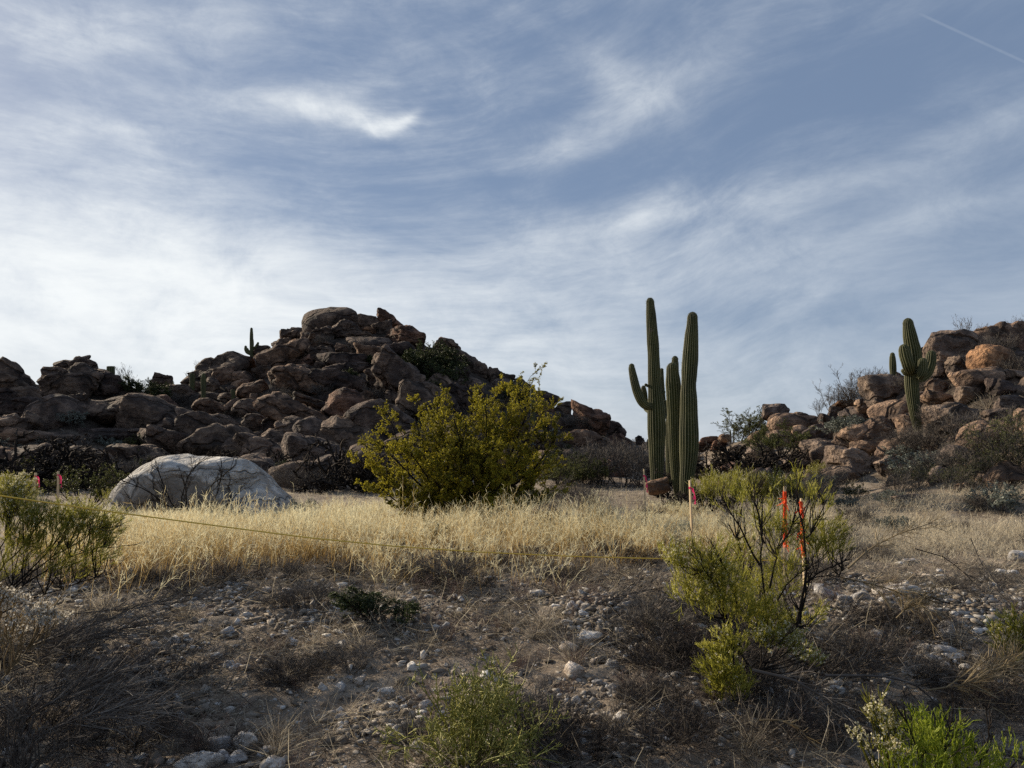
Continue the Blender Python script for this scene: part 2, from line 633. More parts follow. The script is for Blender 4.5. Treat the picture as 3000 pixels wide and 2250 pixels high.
M = {}
M['rock'] = rock_mat('desert_rock', (0.026, 0.021, 0.019), (0.088, 0.061, 0.046), (0.245, 0.170, 0.120), 1.0, 0.42)
def granite_mat():
    m, g, out = new_mat('pale_granite')
    p = g.new('ShaderNodeTexCoord').outputs['Object']
    wp = g.noise(p, 1.1, 3, 0.5, out='Color')
    pw = g.vmath('ADD', p, g.vmath('MULTIPLY', g.vmath('SUBTRACT', wp, (.5, .5, .5)), (.9, .9, .9)))
    n1 = g.noise(g.vmath('MULTIPLY', pw, (1.0, 1.0, 1.6)), 1.5, 5, 0.58)
    n2 = g.noise(g.vmath('MULTIPLY', pw, (.7, .7, 3.0)), 3.5, 6, 0.6)
    col = g.ramp(g.math('ADD', g.math('MULTIPLY', n1, .6), g.math('MULTIPLY', n2, .4)), [(.36, (.22, .20, .175)), (.5, (.42, .395, .36)), (.62, (.64, .615, .57))])
    # brown weathered patch low on the face that looks towards the camera
    q = g.vmath('DISTANCE', g.vmath('MULTIPLY', g.vmath('ADD', p, g.vmath('MULTIPLY', g.vmath('SUBTRACT', wp, (.5, .5, .5)), (.8, .8, .8))), (.60, .35, 1.25)), (-.10, -.35, -.12), 'Value')
    st = g.smooth(g.math('ADD', q, g.math('MULTIPLY', g.math('SUBTRACT', n2, .5), .7)), .98, .62)
    col = g.mix(g.math('MULTIPLY', st, .85), col, g.mix(n2, (.07, .052, .036), (.22, .17, .12)))
    sk = g.smooth(g.noise(g.vmath('MULTIPLY', pw, (2.6, 2.6, .55)), 1.6, 5, .6), .56, .66)
    col = g.mix(g.math('MULTIPLY', sk, .35), col, (.16, .14, .12))
    ce = g.smooth(g.voro(g.vmath('MULTIPLY', pw, (.8, .8, 1.5)), .55, 'DISTANCE_TO_EDGE'), .011, .0)
    col = g.mix(g.math('MULTIPLY', ce, .28), col, (.05, .045, .04))
    h = g.math('ADD', g.math('MULTIPLY', n1, 1.0), g.math('MULTIPLY', n2, .45))
    h = g.math('SUBTRACT', h, g.math('MULTIPLY', ce, .5))
    h = g.math('ADD', h, g.math('MULTIPLY', g.voro(pw, 1.3, 'F1'), .8))
    g.link(bsdf(g, col, .85, .2, bump(g, h, 1.0, .22)), out.inputs[0])
    return m


M['granite'] = granite_mat()
M['stone'] = rock_mat('loose_stone', (0.16, 0.135, 0.11), (0.36, 0.33, 0.295), (0.66, 0.635, 0.60), 1.0, 0.045, 0.0, 7.0, 0.15)


def ground_mat():
    m, g, out = new_mat('stony_soil')
    tc = g.new('ShaderNodeTexCoord')
    p = tc.outputs['Object']
    big = g.noise(p, 0.45, 5, 0.55)
    med = g.noise(p, 3.0, 6, 0.65)
    fin = g.noise(p, 28, 6, 0.7)
    vor = g.voro(p, 42, 'F1', 'Color')
    vd = g.voro(p, 42, 'F1', 'Distance')
    vd2 = g.voro(p, 14, 'F1', 'Distance')
    vc2 = g.voro(p, 14, 'F1', 'Color')
    f = g.math('ADD', g.math('MULTIPLY', big, 0.5), g.math('MULTIPLY', med, 0.5))
    col = g.ramp(f, [(0.36, (0.09, 0.067, 0.048)), (0.5, (0.215, 0.170, 0.128)), (0.64, (0.38, 0.315, 0.245))])
    sp = g.new('ShaderNodeSeparateXYZ'); g.link(vor, sp.inputs[0])
    peb = g.math('MULTIPLY', g.smooth(sp.outputs[0], 0.50, 0.60), g.smooth(vd, 0.5, 0.32))
    sp2 = g.new('ShaderNodeSeparateXYZ'); g.link(vc2, sp2.inputs[0])
    peb2 = g.math('MULTIPLY', g.smooth(sp2.outputs[0], 0.72, 0.8), g.smooth(vd2, 0.42, 0.25))
    col = g.mix(g.math('MULTIPLY', peb, 0.6), col, (0.42, 0.37, 0.31))
    col = g.mix(g.math('MULTIPLY', peb2, 0.7), col, (0.48, 0.43, 0.37))
    col = g.mix(g.smooth(fin, 0.62, 0.75), col, (0.05, 0.035, 0.028))
    h = g.math('ADD', g.math('MULTIPLY', fin, 0.5), g.math('MULTIPLY', med, 0.8))
    h = g.math('ADD', h, g.math('MULTIPLY', peb, 0.5))
    h = g.math('ADD', h, g.math('MULTIPLY', peb2, 0.9))
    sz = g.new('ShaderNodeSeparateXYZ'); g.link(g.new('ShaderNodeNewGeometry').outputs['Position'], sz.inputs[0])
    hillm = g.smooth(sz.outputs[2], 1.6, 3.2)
    col = g.mix(hillm, col, g.mix(g.smooth(med, .4, .6), (0.028, 0.022, 0.018), (0.075, 0.058, 0.046)))  # dark hillside soil and litter, darkened further for the shade between boulders
    g.link(bsdf(g, col, 0.95, 0.1, bump(g, h, 0.9, 0.03)), out.inputs[0])
    return m


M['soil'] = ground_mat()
M['creosote'] = leaf_mat('creosote_leaf', [(0.1, (0.085, 0.075, 0.010)), (0.45, (0.235, 0.208, 0.017)), (0.85, (0.43, 0.375, 0.038))], 0.5)
M['broom'] = leaf_mat('broom_twig_green', [(0.1, (0.085, 0.088, 0.016)), (0.5, (0.27, 0.26, 0.035)), (0.9, (0.54, 0.50, 0.12))], 0.5)
M['bright'] = leaf_mat('bright_green_twig', [(0.1, (0.10, 0.13, 0.012)), (0.5, (0.25, 0.31, 0.02)), (0.9, (0.42, 0.46, 0.06))], 0.35)
M['thorn'] = leaf_mat('green_thorn_stem', [(0.1, (0.065, 0.07, 0.016)), (0.5, (0.165, 0.17, 0.03)), (0.9, (0.40, 0.37, 0.10))], 0.0)
M['grey_twig'] = leaf_mat('grey_twig', [(0.1, (0.050, 0.044, 0.040)), (0.5, (0.115, 0.10, 0.088)), (0.9, (0.24, 0.215, 0.185))], 0.0, 0.9, 0.08)
M['dark_twig'] = leaf_mat('dark_bark', [(0.1, (0.014, 0.012, 0.011)), (0.5, (0.030, 0.024, 0.020)), (0.9, (0.075, 0.062, 0.052))], 0.0, 0.9, 0.05)
M['red_twig'] = leaf_mat('reddish_dry_stem', [(0.1, (0.060, 0.034, 0.030)), (0.5, (0.135, 0.082, 0.066)), (0.9, (0.28, 0.19, 0.145))], 0.1)
M['tan_twig'] = leaf_mat('tan_dry_twig', [(0.1, (0.14, 0.10, 0.055)), (0.5, (0.27, 0.20, 0.105)), (0.9, (0.42, 0.34, 0.20))], 0.15)
M['dark_leaf'] = leaf_mat('dark_green_leaf', [(0.1, (0.018, 0.026, 0.010)), (0.5, (0.042, 0.055, 0.018)), (0.9, (0.085, 0.10, 0.032))], 0.25)
M['olive_leaf'] = leaf_mat('olive_leaf', [(0.1, (0.045, 0.052, 0.016)), (0.5, (0.09, 0.10, 0.026)), (0.9, (0.16, 0.165, 0.05))], 0.3)
M['grey_leaf'] = leaf_mat('grey_green_leaf', [(0.1, (0.075, 0.085, 0.070)), (0.5, (0.15, 0.165, 0.135)), (0.9, (0.29, 0.31, 0.26))], 0.2)
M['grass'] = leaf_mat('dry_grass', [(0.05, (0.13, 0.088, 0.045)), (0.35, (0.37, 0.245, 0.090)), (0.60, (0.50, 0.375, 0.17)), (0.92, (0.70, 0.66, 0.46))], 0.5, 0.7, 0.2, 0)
M['grey_grass'] = leaf_mat('grey_dead_grass', [(0.08, (0.06, 0.048, 0.038)), (0.5, (0.22, 0.185, 0.145)), (0.95, (0.72, 0.63, 0.46))], 0.35, 0.7, 0.2, 0.3)
M['brush'] = leaf_mat('dark_brush_twig', [(0.1, (0.014, 0.011, 0.010)), (0.5, (0.042, 0.034, 0.030)), (0.9, (0.19, 0.165, 0.145))], 0.0, 0.9, 0.1)
M['bloom'] = leaf_mat('cream_seed_head', [(0.0, (0.42, 0.37, 0.22)), (1.0, (0.72, 0.67, 0.48))], 0.3)
M['white_bloom'] = leaf_mat('white_seed_fluff', [(0.0, (0.48, 0.44, 0.37)), (1.0, (0.75, 0.70, 0.60))], 0.35)

# ------------------------------------------------------------------ ground sheet
def axis(lo, hi, fine_lo, fine_hi, step, mid_hi, mid_step, grow_=1.16):
    a = list(np.arange(fine_lo, fine_hi, step))
    for sgn in (1, -1):
        x = a[-1] if sgn > 0 else a[0]
        st = step
        out = []
        lim = hi if sgn > 0 else lo
        while (x < lim) if sgn > 0 else (x > lim):
            st = min(st * grow_, mid_step) if abs(x) < mid_hi else st * grow_
            x += sgn * st
            out.append(x)
        a = a + out if sgn > 0 else out[::-1] + a
    return np.array(a)


xs = axis(-3000, 3000, -6.5, 6.8, 0.045, 60, 0.5)
ys = axis(-3000, 3500, 3.4, 11.5, 0.045, 75, 0.5)
GX, GY = np.meshgrid(xs, ys)
GZ = H(GX, GY)
near = np.exp(-((GY - 6.5) / 5.0) ** 4)
GZ = GZ + near * 0.026 * fbm(np.stack([GX * 6, GY * 6, GX * 0], -1), 4, 0.65)
gm = MB()
nx, ny = len(xs), len(ys)
ii = (np.arange(ny - 1)[:, None] * nx + np.arange(nx - 1)[None]).ravel()
gm.add(np.stack([GX, GY, GZ], -1).reshape(-1, 3), np.stack([ii, ii + 1, ii + nx + 1, ii + nx], -1))
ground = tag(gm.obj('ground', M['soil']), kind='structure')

# ------------------------------------------------------------------ boulders
import bmesh
_ICO = {}


def ico(sub):
    if sub not in _ICO:
        bm = bmesh.new()
        bmesh.ops.create_icosphere(bm, subdivisions=sub, radius=1)
        _ICO[sub] = (norm(np.array([v.co[:] for v in bm.verts])), np.array([[v.index for v in f.verts] for f in bm.faces]))
        bm.free()
    return _ICO[sub]


def boulder_verts(w, h, d, kind, rot, r, sub=4, rough=1.0, planes=None):
    dirs, faces = ico(sub)
    axn = np.array([[1, 0, 0], [-1, 0, 0], [0, 1, 0], [0, -1, 0], [0, 0, 1], [0, 0, -1]], float)
    axn = norm(axn + r.normal(0, 0.22 if kind != 's' else 0.13, axn.shape))
    if kind == 'e':
        n = np.concatenate([axn, norm(r.normal(size=(14, 3)))]); hh = np.concatenate([r.uniform(.97, 1.03, 6), r.uniform(.93, 1.08, 14)]); p = 5
    elif kind == 'r':
        n = np.concatenate([axn, norm(r.normal(size=(12, 3)))]); hh = np.concatenate([r.uniform(.9, 1.05, 6), r.uniform(.80, 1.05, 12)]); p = 11
    elif kind == 'f':
        n = np.concatenate([axn, norm(r.normal(size=(9, 3)))]); hh = np.concatenate([r.uniform(.8, 1.1, 6), r.uniform(.66, 1.0, 9)]); p = 34
    else:
        n = np.concatenate([axn, norm(r.normal(size=(7, 3)) * [1, 1, .5])]); hh = np.concatenate([r.uniform(.85, 1.1, 6), r.uniform(.85, 1.1, 7)]); p = 16
    if planes is not None:
        n = norm(planes[:, :3]); hh = planes[:, 3]; p = 18
    c = np.maximum(dirs @ n.T, 0) / hh
    rad = (c ** p).sum(1) ** (-1.0 / p)
    V = dirs * rad[:, None]
    V = V * np.array([w, d, h]) / (V.max(0) - V.min(0))
    V -= (V.max(0) + V.min(0)) / 2
    m = min((w * h * d) ** (1 / 3), 1.5 * h)
    cut = rough > .46 and planes is None
    sd_ = r.uniform(0, 99, 3)
    q = V / m
    big = fbm(q * 1.7 + sd_, 4, 0.55) * 0.075
    ridged = -np.abs(fbm(q * np.array([1.6, 1.6, 3.2]) + sd_ + 7, 4, 0.6)) * 0.15 + 0.05
    fine = fbm(q * 7 + sd_, 3, 0.6) * 0.020
    amt = {'e': 0.55, 'r': 0.50, 'f': 0.85, 's': 0.9}[kind] * rough
    V = V + dirs * (m * amt * (big + ridged + fine))[:, None]
    # long joints cut into the rock
    for _ in range((2 if kind not in 'er' else 1) if cut else 0):
        pn = norm(r.normal(size=3) * [1, .4, 1]); off = r.uniform(-.25, .25) * m
        dist = np.abs(V @ pn - off + 0.06 * m * fbm(q * 2.2 + sd_ + 3, 2))
        V = V - dirs * (0.06 * m * rough * np.exp(-(dist / (0.035 * m)) ** 2))[:, None]
    a = radians(rot)
    R = np.array([[cos(a), 0, -sin(a)], [0, 1, 0], [sin(a), 0, cos(a)]])
    return V @ R.T, faces


TONE = {'d': ((.60, .60, .66), 'dark brown'), 'm': ((1, 1, 1), 'brown'), 't': ((1.42, 1.28, 1.15), 'tan'), 'l': ((1.4, 1.38, 1.36), 'pale grey'),
        'o': ((1.6, 1.2, .85), 'orange brown'), 'r': ((1.22, .97, .88), 'reddish brown'), 'g': ((1.0, 1.03, 1.10), 'grey')}
SHP = {'e': 'rounded', 'r': 'rounded', 'f': 'blocky', 's': 'flat slab-like'}
REG = []          # everything that gets an automatic label
LAND = []         # landmarks the automatic labels point to


def reg(o, noun, px, py, adj, group):
    REG.append(dict(o=o, noun=noun, px=px, py=py, adj=adj, group=group))


def place_boulder(px, py, w, h, rot, kind, tone, D=None, name='boulder', label=None, short=None, group=None, sub=4, r=rng, thick=0.85, mat='rock', dD=0.0, rough=1.0, planes=None):
    if D is None:
        D = hit(px, py + 0.25 * h)
        rd = ridge(px)
        if D is None or D > rd + 1.0: D = rd
        D += dD
    p = at(px, py, D)
    s = D / F
    wm, hm = w * s, h * s
    V, faces = boulder_verts(wm, hm, thick * (0.55 * wm + 0.45 * hm), kind, rot, r, sub, rough, planes)
    mb = MB(); mb.add(V, tris=faces)
    o = mb.obj(name, M[mat])
    p = p + np.array([0, 0.12 * hm, 0])
    o.location = p
    lit_k = (1.3, 1.38, 1.45) if px > 2120 and mat == 'rock' else (1, 1, 1)  # right-hill rock colour lightened to stand for the sunlight on it
    o.color = (*[c_ * q_ for c_, q_ in zip(TONE[tone][0], lit_k)], 1)
    if label:
        tag(o, label, 'boulder', group)
    else:
        size = 'small' if max(w, h) < 55 else ('large' if max(w, h) > 105 else 'middle-sized')
        reg(o, 'boulder', px, py, '%s %s %s' % (size, TONE[tone][1], SHP[kind]), group)
        o['category'] = 'boulder'
    if short: LAND.append((short, px, py))
    BLD.append((p[0], p[1], p[2], 0.5 * max(wm, hm), px, py, w, h))
    return o


BLD = []
GL_, GR_ = 'boulders heaped on the left hill', 'boulders heaped on the right hill'
CROP = {1: (0, 850, .3617), 2: (700, 850, .3617), 3: (1100, 1000, .3617), 4: (1700, 850, .4521), 5: (2100, 850, .4069)}
# crop, cx, cy, w, h, rot, shape, tone, label, short name
HB = [
 (1, 75, 735, 320, 235, -22, 'f', 'm', 'large angular boulder on the skyline at the far left edge of the photo', 'angular skyline boulder at the left edge'),
 (1, 170, 885, 280, 160, 5, 'r', 'm'), (1, 345, 845, 130, 115, 0, 'f', 'd'), (1, 180, 965, 300, 150, 0, 'r', 'd'),
 (1, 570, 770, 370, 265, 6, 'f', 'm', 'big blocky boulder carrying the stack of flat slabs on the left outcrop', 'big block under the slab stack'),
 (1, 612, 652, 255, 50, -3, 's', 'd', 'lowest thin slab of the stack on the left outcrop', None),
 (1, 600, 610, 270, 68, 4, 's', 'g', 'wide middle slab of the stack on the left outcrop', None),
 (1, 640, 562, 122, 66, -4, 'f', 'g', 'small cap rock topmost of the slab stack on the left outcrop', 'cap rock of the slab stack'),
 (1, 845, 765, 275, 215, -12, 'f', 'd', 'dark boulder in front of the lone thick cactus on the left outcrop', 'boulder below the thick lone cactus'),
 (1, 925, 832, 300, 78, -3, 's', 'm'), (1, 430, 1022, 380, 290, 28, 'e', 'g', 'big grey-brown egg-shaped boulder leaning on the left outcrop', 'big leaning egg-shaped boulder'),
 (1, 820, 985, 545, 205, 5, 'r', 'm', 'huge overhanging slab boulder with black shade under its right end', 'huge overhanging slab boulder'),
 (1, 1225, 1015, 300, 250, -12, 'f', 'r', 'reddish blocky boulder right of the huge overhanging slab', 'reddish block beside the overhanging slab'),
 (1, 1312, 756, 125, 125, 0, 'f', 'm', 'small upright block standing alone against the sky right of the skyline shrub', 'upright block beside the skyline shrub'),
 (1, 1452, 1062, 215, 170, -10, 'e', 'l', 'smooth round grey boulder over a dark hollow low on the left hill', 'smooth round boulder over the hollow'),
 (1, 90, 1112, 190, 150, 0, 'f', 'l'), (1, 1415, 1195, 270, 180, -35, 's', 'm'), (1, 355, 1188, 330, 62, -4, 's', 'l', 'long thin pale slab lying at the foot of the left outcrop', 'thin pale slab at the outcrop foot'),
 (1, 590, 1225, 260, 56, 12, 's', 'l'), (1, 1765, 655, 490, 215, 4, 'f', 'm', 'broad low dome boulder on the skyline left of the small branched cactus', 'broad dome boulder on the skyline'),
 (1, 1800, 702, 145, 150, 10, 'r', 't'), (1, 1950, 722, 155, 105, -10, 'r', 't'), (1, 2035, 822, 205, 130, 8, 'r', 't', 'tan peanut-shaped boulder below the small branched cactus', 'tan peanut-shaped boulder'),
 (1, 1940, 775, 130, 95, 30, 'r', 't'), (1, 1440, 842, 235, 135, -12, 'f', 'm'), (1, 1572, 802, 110, 95, 0, 'f', 'm'), (1, 1722, 785, 130, 112, -10, 'f', 'm'), (1, 1690, 968, 215, 135, -25, 'r', 't'),
 (1, 1882, 968, 125, 140, -35, 'r', 't'), (1, 1992, 962, 180, 140, -10, 'r', 'm'), (1, 1775, 1085, 330, 70, -31, 's', 't'), (1, 1885, 1095, 310, 58, -34, 's', 'm'),
 (1, 1640, 1108, 170, 130, -15, 'r', 'm'), (1, 1842, 1190, 265, 150, -12, 'r', 'm', 'boulder with a rust-red hollow beneath it low on the left hill', 'boulder over the rust-red hollow'),
 (1, 2060, 1092, 180, 140, -15, 'r', 'm'), (1, 2082, 1195, 115, 80, -20, 'r', 'm'), (1, 2040, 1290, 350, 180, -25, 'r', 'l'),
 (1, 940, 1185, 560, 110, 0, 's', 'd'), (1, 1280, 852, 125, 62, 10, 's', 'm'), (1, 2062, 885, 72, 82, 0, 'r', 't'), (1, 1830, 880, 130, 70, 0, 'r', 'm'), (1, 1700, 870, 170, 70, 0, 'r', 'm'),
 (1, 650, 900, 120, 110, 20, 'f', 'm'), (1, 240, 1090, 140, 180, 30, 'f', 'm'), (1, -40, 930, 190, 210, 0, 'r', 'd'), (1, 1080, 880, 170, 120, -20, 'f', 'm'), (1, 1790, 1270, 190, 130, -15, 'r', 'o'),
 (2, 742, 248, 385, 225, 8, 'e', 'm', 'huge rounded boulder crowning the summit of the left hill', 'huge rounded summit boulder'),
 (2, 868, 330, 235, 142, -4, 'f', 'g', 'grey block tucked under the right end of the summit boulder', None),
 (2, 1030, 268, 205, 118, -20, 'f', 'm', 'sloping block on the summit between the round boulder and the tilted slab', 'sloping summit block'),
 (2, 1212, 245, 205, 72, -35, 's', 'r', 'jagged reddish slab tilted against the sky on the summit', 'tilted jagged summit slab'),
 (2, 1325, 375, 305, 165, -18, 'f', 'r', 'big reddish block with a shaded underside right of the summit', 'big reddish block right of the summit'),
 (2, 440, 352, 185, 100, 18, 'f', 'm', 'craggy dark rock on the skyline left of the summit boulder', 'craggy rock left of the summit'), (2, 640, 392, 225, 145, 20, 'f', 'm'),
 (2, 1042, 342, 125, 72, -5, 'r', 'o'), (2, 1152, 305, 130, 120, 0, 'f', 'm'),
 (2, 372, 570, 345, 225, 18, 'f', 't', 'big tan block on the left shoulder of the summit', 'big tan shoulder block'), (2, 560, 578, 130, 105, -10, 'f', 'r'),
 (2, 485, 755, 410, 250, -22, 'f', 't', 'big tan angular boulder with a pale lit edge midway up the left hill', 'big tan angular boulder'),
 (2, 684, 792, 122, 102, -20, 'r', 'l', 'small round pale boulder wedged right of the big tan angular one', None),
 (2, 1042, 450, 315, 120, -4, 'r', 'g'), (2, 820, 582, 385, 112, -3, 'r', 'd', 'long low dark slab across the middle of the summit slope', 'long low dark slab'), (2, 850, 492, 135, 82, -18, 'f', 't'),
 (2, 712, 444, 95, 56, -5, 'r', 'l'), (2, 522, 490, 135, 72, 12, 'r', 'm'), (2, 662, 522, 185, 112, 5, 'f', 'm'), (2, 350, 432, 150, 72, 8, 'f', 'm'), (2, 462, 458, 90, 100, 45, 'f', 'm'),
 (2, 1082, 540, 262, 132, -8, 'f', 't'), (2, 1232, 612, 300, 135, -10, 'f', 'm'), (2, 822, 742, 410, 120, -12, 's', 'd'), (2, 880, 652, 335, 92, 0, 's', 'd'),
 (2, 872, 958, 335, 235, -10, 'f', 'r', 'big reddish flaking boulder at the centre of the left hill', 'big flaking boulder'),
 (2, 1032, 882, 142, 112, -22, 'r', 't', 'small tan round boulder resting on the big flaking one', None), (2, 1132, 1045, 290, 245, -40, 'r', 'g'),
 (2, 545, 1055, 640, 165, -32, 's', 't', 'very long sloping slab running down the left hill', 'very long sloping slab'), (2, 455, 1155, 300, 190, -30, 'r', 'l'), (2, 500, 1062, 185, 95, -30, 'r', 'd'),
 (2, 268, 1092, 135, 122, 0, 'r', 'd'), (2, 302, 1242, 270, 175, -32, 'r', 'l'), (2, 110, 1305, 330, 190, -20, 'r', 'l', 'large pale rounded boulder behind the top of the white boulder', 'pale boulder behind the white one'),
 (2, 655, 1205, 400, 190, -35, 'r', 'g'), (2, 1622, 800, 195, 205, -40, 'r', 'l', 'smooth grey boulder rising behind the creosote bush', 'smooth grey boulder behind the creosote'),
 (2, 1825, 822, 250, 180, 5, 'r', 'l'), (2, 1742, 952, 175, 105, -5, 'r', 't'), (2, 1882, 962, 155, 105, 5, 'r', 't'), (2, 1702, 492, 235, 135, -22, 'f', 't', 'tan block on the skyline right of the dark bush', 'tan block beside the dark skyline bush'),
 (2, 1862, 602, 265, 130, -25, 'f', 'm'), (2, 2062, 702, 160, 125, -30, 'f', 'm'), (2, 1800, 692, 115, 130, -20, 'r', 'd'), (2, 2172, 735, 105, 92, 0, 'r', 'd', 'dark little knob on the skyline left of the creosote tips', 'dark skyline knob'),
 (2, 1282, 490, 215, 130, -10, 'f', 'd'), (2, 1182, 722, 270, 185, -20, 'f', 'm'), (2, 1402, 772, 290, 155, -15, 'f', 'm'), (2, 985, 380, 160, 60, 0, 's', 'm'), (2, 1960, 660, 120, 110, -20, 'f', 'm'),
 (2, 760, 340, 90, 60, 0, 'r', 'd'), (2, 550, 400, 100, 130, 10, 'f', 'm'), (2, 1290, 905, 200, 130, -20, 'r', 'g'), (2, 580, 905, 260, 60, -18, 's', 'm'), (2, 190, 690, 130, 120, 0, 'f', 'm'), (2, 100, 620, 150, 140, 10, 'f', 'g'), (2, 165, 530, 170, 110, 12, 'f', 'm'), (2, 50, 690, 110, 60, 0, 'r', 'm'),
 (2, 700, 625, 150, 60, -5, 's', 'm'), (2, 960, 610, 110, 70, 0, 'f', 'm'), (2, 560, 680, 160, 110, -30, 'f', 'm'), (2, 700, 875, 120, 80, 0, 'f', 'd'),
 (3, 1172, 382, 160, 115, -10, 'f', 'm'), (3, 1372, 482, 185, 115, -10, 'r', 'd', 'dark round boulder on the right skyline slope of the left hill', 'dark round boulder on the right slope'),
 (3, 1520, 560, 125, 132, -15, 'r', 'm'), (3, 1722, 640, 310, 185, -25, 'f', 'r', 'big reddish boulder near the right end of the left hill', 'big reddish boulder at the hill end'),
 (3, 1940, 712, 165, 112, -35, 'r', 'd', 'last dark boulder on the right end of the left hill', None), (3, 1682, 802, 265, 155, -12, 'r', 't'), (3, 1500, 682, 160, 105, 0, 'r', 'm'), (3, 1345, 442, 85, 62, 0, 'r', 'd'), (3, 2145, 802, 62, 62, 0, 'f', 'd'),
 (3, 1400, 640, 170, 90, -12, 'r', 'm'), (3, 1480, 600, 90, 60, 0, 'r', 'm'),
 (4, 845, 985, 130, 60, 5, 'r', 'r'), (4, 905, 1012, 100, 55, -5, 'r', 'r'), (4, 942, 958, 62, 42, 0, 'r', 't'), (4, 385, 968, 46, 36, 0, 'f', 'd'), (4, 790, 1020, 80, 50, 0, 'r', 'm'),
 (5, 430, 888, 170, 125, -12, 'f', 'g', 'angular grey block perched on a big rounded boulder left of the right hill', 'perched angular grey block'),
 (5, 580, 972, 335, 145, -6, 'e', 't', 'wide rounded tan boulder beneath the perched angular block', 'wide tan boulder under the perched block'), (5, 592, 902, 115, 42, -5, 'r', 'm'),
 (5, 302, 1072, 125, 92, 30, 'r', 't', 'small tan boulder between the two green bushes left of the right hill', None), (5, 602, 1042, 112, 105, -10, 'r', 't'), (5, 722, 1045, 195, 112, 10, 'r', 'd'),
 (5, 912, 882, 185, 112, -5, 'r', 'g'), (5, 842, 976, 175, 112, -10, 'r', 'd'), (5, 1032, 916, 215, 122, -3, 'e', 'g', 'smooth grey dome boulder left of the leaning cactus', 'smooth grey dome left of the leaning cactus'),
 (5, 1032, 1002, 125, 82, 0, 'r', 'g'), (5, 1152, 832, 220, 95, 0, 'f', 't'), (5, 1295, 922, 250, 205, 5, 'e', 't', 'big tan rounded boulder directly behind the leaning cactus stem', 'tan boulder behind the cactus stem'),
 (5, 1162, 1045, 215, 180, 20, 'r', 't'), (5, 1130, 1145, 260, 150, 0, 'r', 't'), (5, 722, 1122, 205, 92, 8, 'r', 'm'), (5, 1242, 712, 265, 195, 12, 'r', 'm', 'brown boulder under the short single cactus on the right hill', 'brown boulder under the short cactus'),
 (5, 1690, 475, 270, 325, -6, 'f', 'l', 'tall pale cracked boulder against the sky right of the leaning cactus', 'tall pale cracked boulder'), (5, 1525, 505, 145, 165, 10, 'f', 'r'), (5, 1782, 585, 185, 145, -15, 'f', 'm'),
 (5, 2000, 345, 290, 215, -5, 'f', 't', 'large tan block on the highest part of the right hill', 'tan block on top of the right hill'), (5, 2155, 305, 170, 125, 10, 'f', 't'), (5, 2030, 532, 305, 235, 18, 'e', 'o', 'big bright orange boulder on the right hill', 'big orange boulder'),
 (5, 1900, 655, 290, 145, 8, 'r', 't'), (5, 2162, 652, 175, 125, -5, 'r', 'l', 'pale tan smooth boulder at the right edge below the orange one', 'pale smooth boulder at the right edge'), (5, 2200, 505, 62, 110, 0, 'r', 'g'), (5, 2060, 705, 160, 125, 0, 'r', 'd'),
 (5, 2150, 825, 190, 105, -4, 'r', 'g'), (5, 1002, 1272, 345, 205, -12, 'f', 'l', 'grey jagged split boulder at the foot of the right hill', 'grey jagged split boulder'), (5, 1262, 1292, 180, 130, -48, 'f', 'l'), (5, 1382, 1520, 205, 82, 0, 'r', 'l', 'flat grey rounded rock half sunk in the ground below the right hill', 'flat grey half-sunk rock'),
 (5, 642, 1472, 185, 95, 5, 'r', 't'), (5, 1802, 1312, 92, 92, 0, 'r', 't'), (5, 1642, 795, 265, 95, -5, 'r', 't'), (5, 2182, 1062, 95, 62, 0, 'r', 'l'), (5, 62, 1067, 75, 46, 0, 'r', 't'), (5, 30, 1122, 85, 52, 0, 'r', 'r'),
 (5, 1790, 1422, 115, 62, 0, 'r', 't'), (5, 1480, 620, 130, 140, 0, 'r', 'm'), (5, 1300, 640, 100, 80, 0, 'r', 'm'), (5, 1600, 700, 150, 90, 0, 'r', 't'), (5, 1460, 800, 160, 110, 0, 'r', 'm'),
 (5, 950, 830, 160, 60, 0, 'r', 'o'), (5, 1380, 1110, 180, 110, 0, 'r', 'm'), (5, 1860, 760, 200, 110, 0, 'r', 'm'), (5, 2050, 930, 210, 120, 0, 'r', 'm'),
]
for i, b in enumerate(HB):
    c, cx, cy, w, h, rot, kd, tn = b[:8]
    ox, oy, sc = CROP[c]
    lab = b[8] if len(b) > 8 else None
    sh = b[9] if len(b) > 9 else None
    px = ox + cx * sc
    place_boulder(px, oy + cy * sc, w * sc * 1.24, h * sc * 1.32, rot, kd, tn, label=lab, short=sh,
                  group=GL_ if px < 1990 else GR_, r=np.random.default_rng(100 + i), sub=4 if w * sc > 30 else 3, rough=.45 if lab and any(k in lab for k in ('round', 'smooth', 'egg')) and 'dome' not in lab else 1.0)

